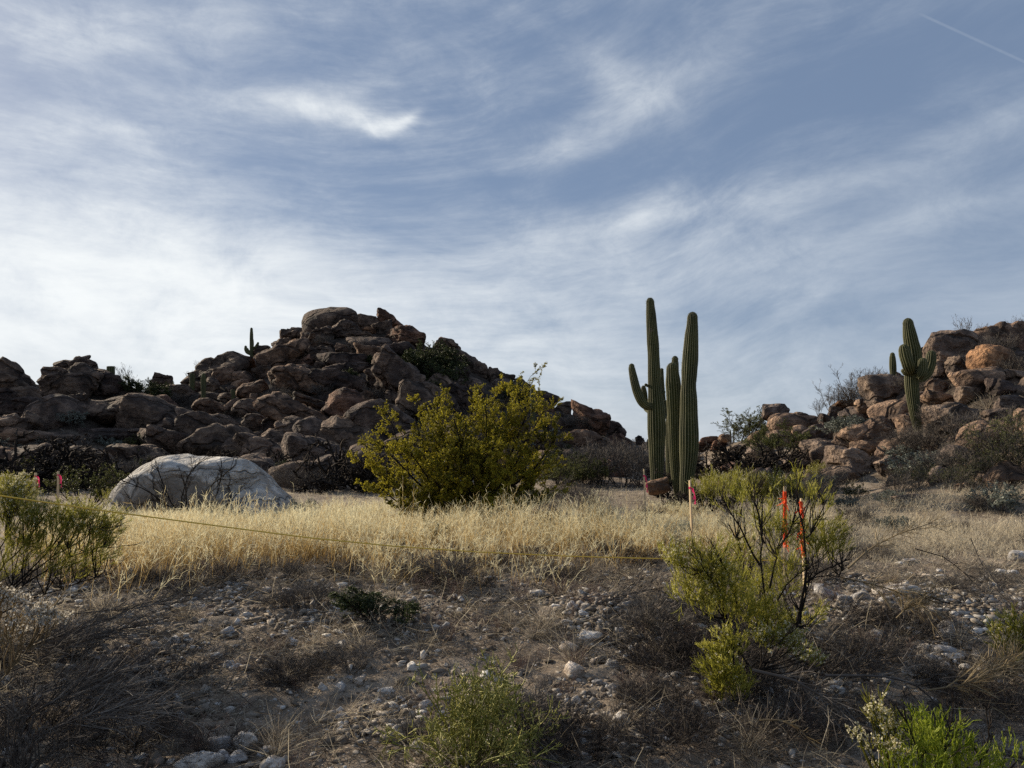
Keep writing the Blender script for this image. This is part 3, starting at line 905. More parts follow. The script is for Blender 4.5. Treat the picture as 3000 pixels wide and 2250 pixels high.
# large half-buried masses on the lower and right-hand slope
for i, (px, py, w, h, rot, kd, tn) in enumerate([(1165, 1120, 190, 150, -35, 'f', 'g'), (1255, 1205, 220, 150, -30, 'r', 'm'), (1345, 1175, 170, 130, -28, 'f', 'd'), (1120, 1255, 210, 150, -38, 'r', 'g'), (1020, 1300, 230, 140, -30, 'r', 'm'),
     (1455, 1262, 190, 120, -25, 'r', 'm'), (1565, 1300, 190, 110, -18, 'f', 'm'), (1380, 1310, 210, 120, -22, 'r', 'g'), (925, 1345, 220, 120, -22, 'r', 'g'), (790, 1335, 190, 110, -15, 'r', 'l'), (1240, 1325, 230, 120, -18, 'f', 'm'), (1640, 1350, 140, 80, -12, 'r', 'm'),
     (600, 1270, 170, 120, -20, 'r', 'm'), (2500, 1290, 130, 90, 10, 'r', 't'), (2420, 1330, 120, 80, 0, 'f', 'm'), (2620, 1330, 140, 90, 10, 'r', 't'), (460, 1235, 190, 130, -15, 'r', 'm'), (660, 1300, 220, 130, -18, 'r', 'm'), (500, 1310, 190, 110, -10, 'f', 'g'), (730, 1385, 210, 110, -10, 'r', 'g'), (890, 1398, 220, 100, -8, 'r', 'm'), (400, 1345, 170, 90, 0, 'f', 'm'), (1000, 1385, 190, 100, -12, 'r', 'g'), (1110, 1370, 190, 110, -15, 'r', 'm'), (260, 1350, 160, 90, 0, 'r', 'm'), (90, 1340, 180, 80, 0, 'r', 'm'), (2960, 1400, 150, 90, 0, 'r', 't'), (2470, 1400, 120, 70, 0, 'r', 'm'), (2780, 1230, 150, 110, 15, 'f', 'm'), (2900, 1290, 160, 110, 10, 'r', 't'), (2330, 1370, 110, 60, 0, 'r', 'm')]):
    place_boulder(px, py, w, h, rot, kd, tn, group=GL_ if px < 1990 else GR_, r=np.random.default_rng(300 + i), thick=1.1)

# the big white granite boulder on the flat, and the rocks half hidden in the grass
LAND.append(('big white boulder', 570, 1430))
WP = np.array([[-.03, -.2, 1, .50], [.13, .15, 1, .525], [.05, .7, .8, .58], [-.55, -.25, .83, .63], [-.92, -.2, .36, .90], [.72, .1, .70, .76], [.94, -.1, .30, .97], [-.15, -.85, .5, .64], [.5, -.75, .42, .74], [-.6, -.75, .25, .85], [-1, 0, -.1, 1.0], [1, 0, -.05, 1.0], [0, 1, .2, .9], [0, -1, -.4, .8], [0, 0, -1, .6]])
place_boulder(570, 1467, 488, 264, -1, 'r', 'm', D=17.0, mat='granite', thick=0.9, label='big smooth white granite boulder lying alone behind the golden grass', sub=5, r=np.random.default_rng(15), rough=0.7, planes=WP)
place_boulder(1925, 1424, 78, 52, 0, 'r', 't', D=20.5, label='pinkish tan round boulder at the foot of the tall armed cactus', short='round rock at the tall cactus foot', r=np.random.default_rng(21))
place_boulder(1600, 1508, 90, 60, 0, 'r', 't', D=13.0, label='low tan rock in the grass just right of the creosote bush base', short='low tan rock in the grass', r=np.random.default_rng(22))
place_boulder(1525, 1468, 48, 46, 0, 'f', 'l', D=15.5, label='pale lumpy rock partly hidden by the creosote bush base', r=np.random.default_rng(23))
place_boulder(1575, 1462, 44, 34, 0, 'f', 'l', D=15.5, label='small light grey rock right of the pale lumpy one', r=np.random.default_rng(24))

# filler boulders: sizes and places scattered over the two slopes, thinning to scree
def fillers(n, x0, x1, y1, side, rr, smin, smax):
    made = tries = 0
    while made < n and tries < 6000:
        tries += 1
        px = rr.uniform(x0, x1)
        gx, gv = (GL, VL) if side == 'l' else (GR, VR)
        top = np.interp(px, gx, gv) * S_
        py = rr.uniform(top + 30, y1(px))
        D = hit(px, py)
        if D is None: continue
        if D > ridge(px) + 3 or D < np.interp(px, *tabs['db' + side]) - 1.0: continue
        s = smin * (smax / smin) ** (rr.random() ** 1.3)
        wpx = s * F / D
        p = at(px, py, D)
        ok = True
        for q in BLD:
            if abs(q[4] - px) < 220:
                dd = math.dist(p, q[:3])
                inside = abs(px - q[4]) < 0.50 * q[6] and abs(py - q[5]) < 0.55 * q[7]
                if dd < 0.62 * (q[3] + s * .5) or inside:
                    ok = False; break
        if not ok: continue
        kd = rr.choice(['r', 'e', 'f', 's'], p=[.3, .3, .35, .05])
        tn = rr.choice(['d', 'm', 'm', 't', 'g', 'r', 'l'], p=[.12, .25, .2, .18, .1, .08, .07])
        asp = rr.uniform(0.68, 1.05) if kd != 's' else rr.uniform(.3, .45)
        place_boulder(px, py, wpx, wpx * asp, rr.normal(-12 if px > 900 and side == 'l' else 0, 16), kd, tn, D=D,
                      group=GL_ if side == 'l' else GR_, r=rr, sub=3 if wpx < 60 else 4)
        made += 1


fillers(80, -60, 1840, lambda x: 1400, 'l', np.random.default_rng(41), 0.9, 3.2)
fillers(48, 2150, 3060, lambda x: 1420, 'r', np.random.default_rng(42), 0.5, 2.0)
print('boulders', len(BLD))

# ------------------------------------------------------------------ saguaros
def cactus_mat():
    m, g, out = new_mat('ribbed_cactus_skin')
    v = attr_v(g)
    tc = g.new('ShaderNodeTexCoord')
    p = tc.outputs['Object']
    n = g.noise(g.vmath('MULTIPLY', p, (3.0, 3.0, 0.9)), 1.5, 4)
    n2 = g.noise(p, 40, 3)
    body = g.ramp(n, [(0.35, (0.030, 0.038, 0.012)), (0.55, (0.058, 0.066, 0.018)), (0.75, (0.105, 0.105, 0.034))])
    sp = g.smooth(v, 0.80, 1.0)
    sp = g.math('MULTIPLY', sp, g.math('MULTIPLY_ADD', n2, 0.8, 0.2), clamp=True)
    col = g.mix(sp, body, (0.20, 0.18, 0.105))
    sc_ = g.noise(p, 3.1, 5, .6)
    col = g.mix(g.math('MULTIPLY', g.smooth(sc_, .66, .72), .85), col, (0.15, 0.115, 0.075))
    col = g.mix(g.smooth(v, 1.2, 1.8), col, (0.33, 0.29, 0.20))
    col = g.mix(g.smooth(v, -0.2, -0.8), col, (0.17, 0.13, 0.09))
    g.link(bsdf(g, col, 0.7, 0.3, bump(g, n2, 0.4, 0.01)), out.inputs[0])
    return m


M['cactus'] = cactus_mat()


def column(pts, ribs, r, D, base, spines=True, dead=0.0, seg=46):
    """ribbed column; pts = (px, py, halfwidth px) from bottom to domed tip, at distance D (or per-point distance)"""
    P = np.array([at(a[0], a[1], a[3] if len(a) > 3 else D) for a in pts]) - base
    R = np.array([a[2] * (a[3] if len(a) > 3 else D) / F for a in pts])
    # Catmull-Rom
    n = len(P)
    A = np.concatenate([[2 * P[0] - P[1]], P, [2 * P[-1] - P[-2]]]); RR = np.concatenate([[R[0]], R, [R[-1]]])
    ts = np.linspace(0, n - 1 - 1e-6, seg)
    c, rad = [], []
    for t in ts:
        i = int(t); f = t - i
        def cr(X): return 0.5 * ((2 * X[i + 1]) + (-X[i] + X[i + 2]) * f + (2 * X[i] - 5 * X[i + 1] + 4 * X[i + 2] - X[i + 3]) * f * f + (-X[i] + 3 * X[i + 1] - 3 * X[i + 2] + X[i + 3]) * f ** 3)
        c.append(cr(A)); rad.append(cr(RR))
    c, rad = np.array(c), np.array(rad)
    tdir = norm(c[-1] - c[-2])
    rt = rad[-1]
    caps = np.linspace(0.12, 0.995, 9)
    c = np.concatenate([c, c[-1] + tdir[None] * (rt * 1.25 * caps)[:, None]])
    rad = np.concatenate([rad, rt * np.sqrt(1 - caps ** 2)])
    K = len(c)
    t = norm(np.gradient(c, axis=0))
    a = np.zeros((K, 3)); a[0] = norm(np.cross(t[0], [0.3, 1, 0.1]))
    for i in range(1, K):
        a[i] = norm(a[i - 1] - t[i] * np.dot(a[i - 1], t[i]))
    b = np.cross(t, a)
    ns = ribs * 6
    th = np.arange(ns) * 2 * pi / ns
    ph = (th * ribs) % (2 * pi)
    prof = np.abs(np.cos(ph / 2))          # 1 on the rib crest
    wob = 1 + 0.035 * vnoise(np.stack([np.arange(K) * 0.22 + r.uniform(0, 50), np.zeros(K), np.zeros(K)], -1))[:, None] \
        + 0.02 * vnoise(np.stack([np.arange(K)[:, None] * 0.3 + 0 * th, 3 * np.cos(th)[None] + 0 * np.arange(K)[:, None], 3 * np.sin(th)[None] + 0 * np.arange(K)[:, None]], -1))
    depth = 0.24
    rr = rad[:, None] * wob * (1 - depth * (1 - prof ** 0.8))[None]
    V = c[:, None] + a[:, None] * (rr * np.cos(th)[None])[..., None] + b[:, None] * (rr * np.sin(th)[None])[..., None]
    v = np.broadcast_to(prof, (K, ns)).copy()
    if dead > 0:
        hgt = np.arange(K) / K
        w = sstep((dead - hgt) / dead)[:, None] * (0.5 + 0.5 * vnoise(np.stack([th * 3, th * 0, th * 0], -1)))[None]
        v = v * (1 - w) + w * (-1.4 + 2.6 * prof[None])
    base_i = (np.arange(K - 1)[:, None] * ns + np.arange(ns)[None])
    nxt = (np.arange(K - 1)[:, None] * ns + (np.arange(ns) + 1)[None] % ns)
    Q = np.stack([base_i, nxt, nxt + ns, base_i + ns], -1).reshape(-1, 4)
    mb = MB(); mb.add(V.reshape(-1, 3), Q, v=v.ravel())
    mb.add(np.concatenate([V[-1], [c[-1] + tdir * 0.004]]), tris=[(j, (j + 1) % ns, ns) for j in range(ns)], v=0.9)
    if spines:
        crest = np.arange(0, ns, 6)
        # areoles every ~3 cm with spine clusters standing off the crest
        L = np.linalg.norm(np.diff(c, axis=0), axis=1).sum()
        m = int(L / 0.09)
        ki = r.uniform(0, K - 1.01, m * ribs); cj = crest[r.integers(0, ribs, m * ribs)]
        i0 = ki.astype(int); f = (ki - i0)[:, None]
        p0 = V[i0, cj] * (1 - f) + V[i0 + 1, cj] * f
        o = norm(p0 - (c[i0] * (1 - f) + c[i0 + 1] * f))
        d = norm(o + r.normal(size=o.shape) * 0.6)
        ln = r.uniform(0.025, 0.05, len(p0))[:, None]
        strips(mb, np.stack([p0, p0 + d * ln], 1), np.array([0.003, 0.001]), v=np.full(len(p0), 2.0), r=r)
    return mb


def saguaro(D, basepx, trunk, arms=(), ribs=20, label='', group=None, seed=1, name='saguaro_cactus', dead=0.0, spines=True, cat='cactus', basey=None):
    r = np.random.default_rng(seed)
    b = at(basepx[0], basepx[1], D)
    if basey is None: b[2] = h1(b[0], b[1])
    e = empty(name, b)
    tag(e, label, cat, group)
    column(trunk, ribs, r, D, b, spines, dead, seg=60 if spines else 26).obj('trunk', M['cactus'], e)
    for a in arms:
        rb = a[0]; pts = a[1]
        column(pts, rb, r, D, b, spines, seg=30 if spines else 16).obj('arm', M['cactus'], e)
    return e


def c4(x, y, w, D=None):
    t = (1700 + x * .4521, 850 + y * .4521, w * .4521)
    return t if D is None else t + (D,)


def c5(x, y, w, D=None):
    t = (2100 + x * .4069, 850 + y * .4069, w * .4069)
    return t if D is None else t + (D,)


def c1(x, y, w):
    return (x * .3617, 850 + y * .3617, w * .3617)


GC = 'large cacti in the middle ground'
# tall one with arms
DA = 23.5
saguaro(DA, (1925, 1450), [c4(497, 1330, 36), c4(497, 1180, 42), c4(496, 1050, 52), c4(495, 900, 59), c4(492, 790, 58), c4(488, 700, 50), c4(480, 560, 42), c4(474, 400, 39), c4(466, 280, 36), c4(458, 160, 32), c4(453, 80, 26)],
        [(14, [c4(470, 740, 20, DA), c4(435, 752, 26, DA - .25), c4(398, 722, 29, DA - .3), c4(368, 655, 29, DA - .3), c4(348, 580, 27, DA - .3), c4(334, 510, 22, DA - .3), c4(333, 497, 18, DA - .3)]),
         (12, [c4(465, 790, 16, DA), c4(432, 770, 20, DA + .25), c4(420, 720, 20, DA + .3), c4(413, 660, 19, DA + .3), c4(410, 636, 15, DA + .3)]),
         (12, [c4(520, 850, 18, DA), c4(545, 800, 20, DA + .3), c4(536, 700, 17, DA + .3), c4(530, 600, 15, DA + .3), c4(528, 520, 12, DA + .3)]),
         (10, [c4(450, 628, 6, DA), c4(436, 620, 9, DA - .05), c4(427, 615, 10, DA - .05)]),
         (10, [c4(520, 672, 8, DA), c4(534, 668, 10, DA - .05), c4(541, 662, 10, DA - .05)]),
         (10, [c4(530, 770, 12, DA), c4(546, 760, 14, DA + .1), c4(550, 725, 12, DA + .1)]),
         ], 20, 'tallest cactus with a raised arm curving up on its left', GC, 31)
LAND.append(('tallest armed cactus', 1915, 1080))
saguaro(24.5, (1985, 1440), [c4(585, 1250, 26), c4(580, 1050, 26), c4(582, 900, 30), c4(592, 740, 30), c4(604, 600, 29), c4(612, 500, 26), c4(614, 450, 20)], (),
        16, 'dark slim cactus mostly hidden behind the short fat one in the cactus group', GC, 32)
saguaro(20.6, (1990, 1485), [c4(645, 1440, 14), c4(640, 1390, 18), c4(628, 1250, 32), c4(618, 1120, 38), c4(612, 950, 42), c4(610, 800, 46), c4(606, 680, 50), c4(600, 580, 47), c4(597, 515, 38)], (),
        18, 'shorter fat columnar cactus between the two tallest ones', GC, 33, dead=0.2)
LAND.append(('shorter fat cactus', 1972, 1280))
saguaro(20.0, (2008, 1488), [c4(680, 1440, 30), c4(683, 1340, 38), c4(690, 1230, 45), c4(700, 1120, 54), c4(705, 1000, 61), c4(704, 850, 60), c4(703, 720, 55), c4(702, 625, 48), c4(707, 540, 50), c4(713, 430, 50), c4(720, 300, 43), c4(725, 230, 38), c4(727, 180, 33)],
        [(10, [c4(680, 640, 8), c4(665, 560, 9, 20.3), c4(664, 500, 8, 20.3), c4(664, 470, 6, 20.3)])],
        20, 'tall thick columnar cactus, rightmost of the group of four', GC, 34, dead=0.12)
LAND.append(('thick rightmost cactus of the group', 2015, 1200))
# leaning one on the right hill
DB_ = 24.0
saguaro(DB_, (2692, 1310), [c5(1462, 1090, 22), c5(1452, 1010, 28), c5(1432, 920, 34), c5(1415, 800, 42), c5(1404, 680, 47), c5(1405, 590, 50), c5(1420, 520, 54), c5(1412, 440, 56), c5(1396, 360, 52), c5(1384, 290, 44), c5(1378, 245, 37)],
        [(14, [c5(1405, 600, 30, DB_), c5(1385, 560, 38, DB_ - .35), c5(1372, 520, 42, DB_ - .45), c5(1358, 470, 42, DB_ - .45), c5(1350, 435, 38, DB_ - .45)]),
         (14, [c5(1430, 640, 24, DB_), c5(1475, 630, 32, DB_ + .1), c5(1515, 595, 36, DB_ + .1), c5(1538, 530, 38, DB_ + .1), c5(1544, 475, 34, DB_ + .1)]),
         (14, [c5(1440, 620, 22, DB_), c5(1468, 612, 30, DB_ - .4), c5(1482, 575, 34, DB_ - .45), c5(1483, 525, 32, DB_ - .45)]),
         (12, [c5(1380, 600, 14, DB_), c5(1358, 598, 18, DB_ - .1), c5(1346, 585, 17, DB_ - .1)])],
        20, 'leaning cactus with three stubby arms and a withered foot on the right hill', GC, 35, dead=0.32)
LAND.append(('leaning three-armed cactus', 2680, 1100))
GS = 'small cacti on the hills'
def small(crop, D, x, ytop, ybot, w, label, arms=(), seed=1, lean=0.0, ribs=12):
    ox, oy, s = CROP[crop]
    h = w / 2
    d_ = dd_(ox + x * s, oy + ybot * s, -2.2 if D > 30 else 0)
    D = min(D, d_) if crop != 4 else D
    f = lambda xx, yy, ww: (ox + xx * s, oy + yy * s, ww * s)
    b = at(ox + x * s, oy + ybot * s, D)
    gy = project((b[0], b[1], h1(b[0], b[1]) - .2))[1]
    yb = max(ybot + 25, (gy - oy) / s)
    tr = [f(x - lean, yb, h * .8), f(x - lean * .8, ybot - 0.1 * (ybot - ytop), h * .92), f(x, (ytop + ybot) / 2, h), f(x + lean * .5, ytop + 0.25 * (ybot - ytop), h * .92), f(x + lean * .6, ytop + h * 1.3, h * .72)]
    am = [(10, [f(*q) for q in a]) for a in arms]
    return saguaro(D, (ox + x * s, oy + ybot * s), tr, am, ribs, label, GS, seed, spines=False)


def dd_(px, py, off=0.0):
    d = hit(px, py); return (d if d and d < ridge(px) + 2 else ridge(px)) + off


small(1, 56.5, 2037, 297, 545, 30, 'small branched cactus on the skyline of the left hill', [[(2025, 520, 10), (2003, 503, 14), (1992, 480, 14), (1990, 462, 11)], [(2050, 470, 9), (2072, 462, 13), (2084, 445, 13), (2089, 432, 10)], [(2035, 480, 10), (2043, 450, 13), (2043, 410, 12), (2043, 393, 9)], [(2022, 500, 8), (2008, 485, 9), (2006, 478, 8)]], 51)
LAND.append(('small branched skyline cactus', 737, 1000))
small(1, 47.0, 897, 583, 730, 66, 'lone thick cactus stub on the skyline of the left outcrop', seed=52)
LAND.append(('lone thick skyline cactus', 325, 1085))
small(1, 52.0, 1558, 650, 758, 46, 'shorter of two small cacti side by side below the dome boulder', seed=53)
small(1, 50.5, 1648, 662, 822, 42, 'taller of two small cacti side by side below the dome boulder', seed=54)
small(1, 47.5, 1888, 785, 872, 36, 'tiny dark cactus left of the tan peanut-shaped boulder', seed=55)
small(3, 38.0, 1275, 340, 560, 46, 'cactus standing behind the upper right of the creosote bush', seed=56)
small(5, 35.0, 1267, 438, 640, 48, 'short single cactus against the sky on the right hill', seed=57, lean=-4)
LAND.append(('short single cactus', 2616, 1070))
small(4, 62.0, 885, 950, 1000, 11, 'tiny distant cactus post nearest the cactus group', seed=58)
small(4, 58.0, 973, 905, 965, 11, 'thin distant cactus, shorter of a pair left of the green hillside bush', seed=59)
small(4, 56.0, 995, 862, 965, 9, 'thin distant cactus, taller of a pair left of the green hillside bush', seed=60)
small(4, 55.0, 437, 962, 1010, 10, 'tiny dark distant cactus just left of the tallest cactus', seed=61)

# ------------------------------------------------------------------ plants
LEAF = {}


def plant(poly0, r0, levels, leaf=None, flower=None, r=rng, v0=0.3):
    """poly0 (n,k,3) main stems; each level spawns finer twigs; returns stem, leaf, flower builders"""
    st, lf, fl = MB(), MB(), MB()
    prisms(st, poly0, np.linspace(r0, r0 * 0.5, poly0.shape[1]), v=np.full(len(poly0), v0), sides=5, r=r)
    prev, allp = poly0, [poly0]
    for i, l in enumerate(levels):
        P, D, pl, t = spawn(prev, l['n'], l.get('t0', .25), l.get('t1', 1.0), l['ang'], r)
        L = pl * r.uniform(l['len'][0], l['len'][1], len(P)) * (1.15 - 0.5 * t)
        pts = grow(P, D, L, l['k'], l.get('wig', .12), l.get('up', .05), r)
        v = np.clip(r.normal(l.get('v', .5), .18, len(P)), 0, 1)
        if l['w'] > 0.006:
            prisms(st, pts, np.linspace(l['w'] / 2, l['w'] / 4, l['k'] + 1), v=v, r=r)
        else:
            strips(lf if l.get('green') else st, pts, np.linspace(l['w'], l['w'] * .45, l['k'] + 1), v=v, r=r)
        prev = pts; allp.append(pts)
    if leaf:
        for li in leaf['on']:
            pts = allp[li]; n, k, _ = pts.shape
            m = leaf['n']
            idx = np.repeat(np.arange(n), m); t = r.uniform(leaf.get('t0', .2), 1, len(idx)) * (k - 1)
            i = np.minimum(t.astype(int), k - 2); f = (t - i)[:, None]
            p = pts[idx, i] * (1 - f) + pts[idx, i + 1] * f
            cl = vnoise(p * leaf.get('cl', 4.0) + 3)
            v = np.clip(0.5 + 0.35 * cl + r.normal(0, .16, len(p)), 0, 1)
            s = leaf['s'] * r.uniform(.6, 1.3, len(p))
            leaves(lf, p, s, s * leaf.get('asp', .5), v, r, leaf.get('up', .4))
    if flower:
        pts = allp[-1]
        tip = pts[r.random(len(pts)) < flower['p'], -1]
        m = len(tip)
        if m:
            for ax in range(flower.get('q', 3)):
                s = flower['s'] * r.uniform(.7, 1.2, m)
                leaves(fl, tip + r.normal(0, flower['s'] * .25, (m, 3)), s, s * .9, r.uniform(.2, 1, m), r)
    return st, lf, fl


def fan(n, R, base_r, spread, h, k, r, wig=.12, up=.08, hv=.25):
    """n stems leaving one crown of radius base_r, spread = mean tilt in degrees"""
    a = r.uniform(0, 2 * pi, n)
    tilt = np.radians(np.abs(r.normal(spread, spread * .45, n)))
    P = np.stack([np.cos(a), np.sin(a), np.zeros(n)], 1) * (base_r * r.random(n) ** .5)[:, None]
    D = np.stack([np.cos(a) * np.sin(tilt), np.sin(a) * np.sin(tilt), np.cos(tilt)], 1)
    L = h * r.uniform(1 - hv, 1 + hv * .4, n)
    return grow(P - D * .04, D, L, k, wig, up, r)


def shrub_builders(kind, r):
    """unit plants about 1 m high; returns (stem builder, stem material, leaf builder, leaf material, flower builder, flower material)"""
    if kind == 'bare':
        return plant(fan(16, 1, .10, 34, .62, 5, r), .007, [dict(n=7, ang=32, len=(.4, .75), k=3, w=.0065, up=.06), dict(n=6, ang=30, len=(.4, .8), k=3, w=.005, up=.05), dict(n=4, ang=30, len=(.35, .7), k=2, w=.004)], r=r), 'grey_twig', None, None
    if kind == 'spindly':
        return plant(fan(7, 1, .05, 22, .8, 6, r), .010, [dict(n=6, ang=34, len=(.3, .55), k=4, w=.008, up=.08), dict(n=5, ang=34, len=(.3, .6), k=3, w=.006), dict(n=3, ang=34, len=(.3, .6), k=2, w=.005)], r=r), 'grey_twig', None, None
    if kind == 'gnarled':
        return plant(fan(12, 1, .12, 42, .65, 7, r, wig=.34, up=.08), .018, [dict(n=6, ang=48, len=(.3, .6), k=5, w=.024, wig=.34, v=.3), dict(n=5, ang=50, len=(.3, .6), k=4, w=.018, wig=.34, v=.4), dict(n=2, ang=50, len=(.3, .7), k=3, w=.014, wig=.3, v=.75)], r=r), 'dark_twig', None, None
    if kind == 'dark':
        return plant(fan(9, 1, .10, 34, .62, 5, r), .014, [dict(n=6, ang=38, len=(.4, .7), k=3, w=.01), dict(n=6, ang=38, len=(.35, .7), k=3, w=.007), dict(n=4, ang=36, len=(.3, .6), k=2, w=.005)],
                     dict(on=[2, 3], n=7, s=.030, cl=5), r=r), 'dark_twig', 'dark_leaf', None
    if kind == 'olive':
        return plant(fan(10, 1, .08, 30, .70, 5, r), .010, [dict(n=6, ang=34, len=(.35, .65), k=3, w=.008), dict(n=6, ang=34, len=(.35, .65), k=3, w=.006), dict(n=3, ang=32, len=(.3, .6), k=2, w=.005)],
                     dict(on=[2, 3], n=5, s=.024, cl=4), r=r), 'dark_twig', 'olive_leaf', None
    if kind == 'rust':
        return plant(fan(12, 1, .08, 36, .70, 5, r), .010, [dict(n=7, ang=36, len=(.35, .65), k=3, w=.008), dict(n=7, ang=34, len=(.35, .65), k=3, w=.006), dict(n=3, ang=32, len=(.3, .6), k=2, w=.005)],
                     dict(on=[3], n=3, s=.020, cl=3), r=r), 'grey_twig', 'olive_leaf', None
    if kind == 'brittle':
        return plant(fan(26, 1, .12, 46, .62, 4, r, wig=.1, up=.12), .006, [dict(n=5, ang=34, len=(.3, .6), k=3, w=.0055), dict(n=4, ang=34, len=(.3, .6), k=2, w=.004)],
                     dict(on=[1, 2], n=6, s=.042, t0=.5, asp=.6, cl=5), r=r), 'grey_twig', 'grey_leaf', None
    if kind == 'broom':
        return plant(fan(14, 1, .07, 24, .62, 5, r, wig=.07), .008, [dict(n=7, ang=20, len=(.4, .7), k=3, w=.0062, up=.16), dict(n=7, ang=17, len=(.4, .8), k=3, w=.005, up=.14, green=1), dict(n=4, ang=15, len=(.4, .8), k=2, w=.004, up=.12, green=1)],
                     None, dict(p=.18, s=.014), r=r), 'dark_twig', 'broom', 'bloom'
    if kind == 'brush':
        return plant(fan(34, 1, .16, 48, .62, 5, r, wig=.16, up=.04), .004, [dict(n=8, ang=34, len=(.3, .65), k=3, w=.0055, up=.02), dict(n=6, ang=34, len=(.3, .7), k=3, w=.0042), dict(n=2, ang=30, len=(.4, .8), k=2, w=.0034)], r=r), 'brush', None, None
    if kind == 'weed':
        return plant(fan(9, 1, .04, 22, .75, 4, r, wig=.12), .004, [dict(n=8, ang=36, len=(.2, .45), k=3, w=.0045), dict(n=5, ang=36, len=(.3, .6), k=2, w=.0035)], r=r), 'red_twig', None, None
    if kind == 'tuft':
        mb = MB(); n = 130
        a = r.uniform(0, 2 * pi, n); tilt = np.radians(np.abs(r.normal(32, 18, n)))
        D = np.stack([np.cos(a) * np.sin(tilt), np.sin(a) * np.sin(tilt), np.cos(tilt)], 1)
        P = np.stack([np.cos(a), np.sin(a), 0 * a], 1) * .05 * r.random((n, 1))
        pts = grow(P, D, r.uniform(.5, 1.1, n), 4, .12, -.16, r)
        strips(mb, pts, np.array([.007, .006, .005, .004, .002]), v=np.clip(r.normal(.45, .25, n), 0, 1), r=r)
        return (mb, MB(), MB()), 'grey_grass', None, None


PROTO = {}
NOUN = {'bare': 'bare_shrub', 'spindly': 'spindly_bare_shrub', 'gnarled': 'gnarled_dark_shrub', 'dark': 'dark_green_bush', 'olive': 'olive_green_bush', 'rust': 'scraggly_bush',
        'brittle': 'grey_leaved_shrub', 'broom': 'broom_shrub', 'brush': 'dry_brush', 'weed': 'dry_weed', 'tuft': 'grass_tuft'}
ADJ = {'brush': 'dark dry', 'bare': 'leafless grey twiggy', 'spindly': 'spindly leafless', 'gnarled': 'tangled blackish leafless', 'dark': 'dense dark green', 'olive': 'loose olive green', 'rust': 'brownish sparse-leaved',
       'brittle': 'low silvery grey-leaved', 'broom': 'yellow-green wispy', 'weed': 'dry reddish brown', 'tuft': 'dry straw grey'}
WORD = {'brush': 'brush clump', 'weed': 'weed', 'tuft': 'grass tuft', 'dark': 'bush', 'olive': 'bush', 'rust': 'bush'}


def assemble(name, builders, sm, lm, fm, loc):
    st, lf, fl = builders
    e = empty(name, loc)
    if st.n: st.obj('branches', M[sm], e)
    if lf.n: lf.obj('foliage', M[lm], e)
    if fl.n: fl.obj('flowers', M[fm], e)
    return e


def get_veg(kind, variant):
    """first call builds the plant and hands out that very object; later calls hand out copies"""
    key = (kind, variant)
    if key not in PROTO:
        r = np.random.default_rng(500 + sum(map(ord, kind)) + 31 * variant)
        b, sm, lm, fm = shrub_builders(kind, r)
        zs = np.concatenate([q for m_ in b for q in m_.V])
        hgt = float(np.percentile(zs[:, 2], 99.5))
        if kind in ('brush', 'weed', 'tuft', 'bare', 'spindly', 'gnarled') and not b[1].n and not b[2].n:
            o = b[0].obj(NOUN[kind], M[sm])
        else:
            o = assemble(NOUN[kind], b, sm, lm, fm, (0, 0, 0))
        PROTO[key] = (o, hgt)
        return o, hgt
    o, hgt = PROTO[key]
    return copy_tree(o), hgt


vr = np.random.default_rng(77)
GROUPV = {'brush': 'clumps of dark dry brush on the slope', 'bare': 'leafless grey shrubs', 'spindly': 'spindly bare shrubs', 'gnarled': 'tangled dark shrubs', 'dark': 'dark green bushes', 'olive': 'olive green bushes', 'rust': 'brownish bushes on the right hill',
          'brittle': 'silvery shrubs', 'broom': 'wispy yellow-green shrubs', 'weed': 'dry reddish weeds', 'tuft': 'loose dry grass tufts'}
NV = {'brush': 4, 'bare': 4, 'spindly': 2, 'gnarled': 3, 'dark': 2, 'olive': 2, 'rust': 2, 'brittle': 2, 'broom': 3, 'weed': 4, 'tuft': 4}


def veg(kind, px, py, hpx, wide=1.0, D=None, label=None, cat=None, short=None, sink=0.03, onrock=False):
    if D is None:
        D = hit(px, py)
        if D is None or D > ridge(px) + 2: D = ridge(px)
    p = at(px, py, D)
    g_ = h1(p[0], p[1])
    if not onrock:
        p[2] = max(g_, p[2] - 0.8) if p[2] > g_ + .5 else g_
    o, hg = get_veg(kind, int(vr.integers(NV[kind])))
    s = hpx * D / F / hg
    o.location = (p[0], p[1], p[2] - sink * s)
    o.scale = (s * wide, s * wide, s)
    o.rotation_euler = (0, 0, vr.uniform(0, 6.28))
    o['category'] = cat or WORD.get(kind, 'shrub')
    o['group'] = GROUPV[kind]
    if label: o['label'] = label
    else: reg(o, WORD.get(kind, 'shrub'), px, py - hpx / 2, ADJ[kind], GROUPV[kind])
    if short: LAND.append((short, px, py - hpx / 2))
    return o


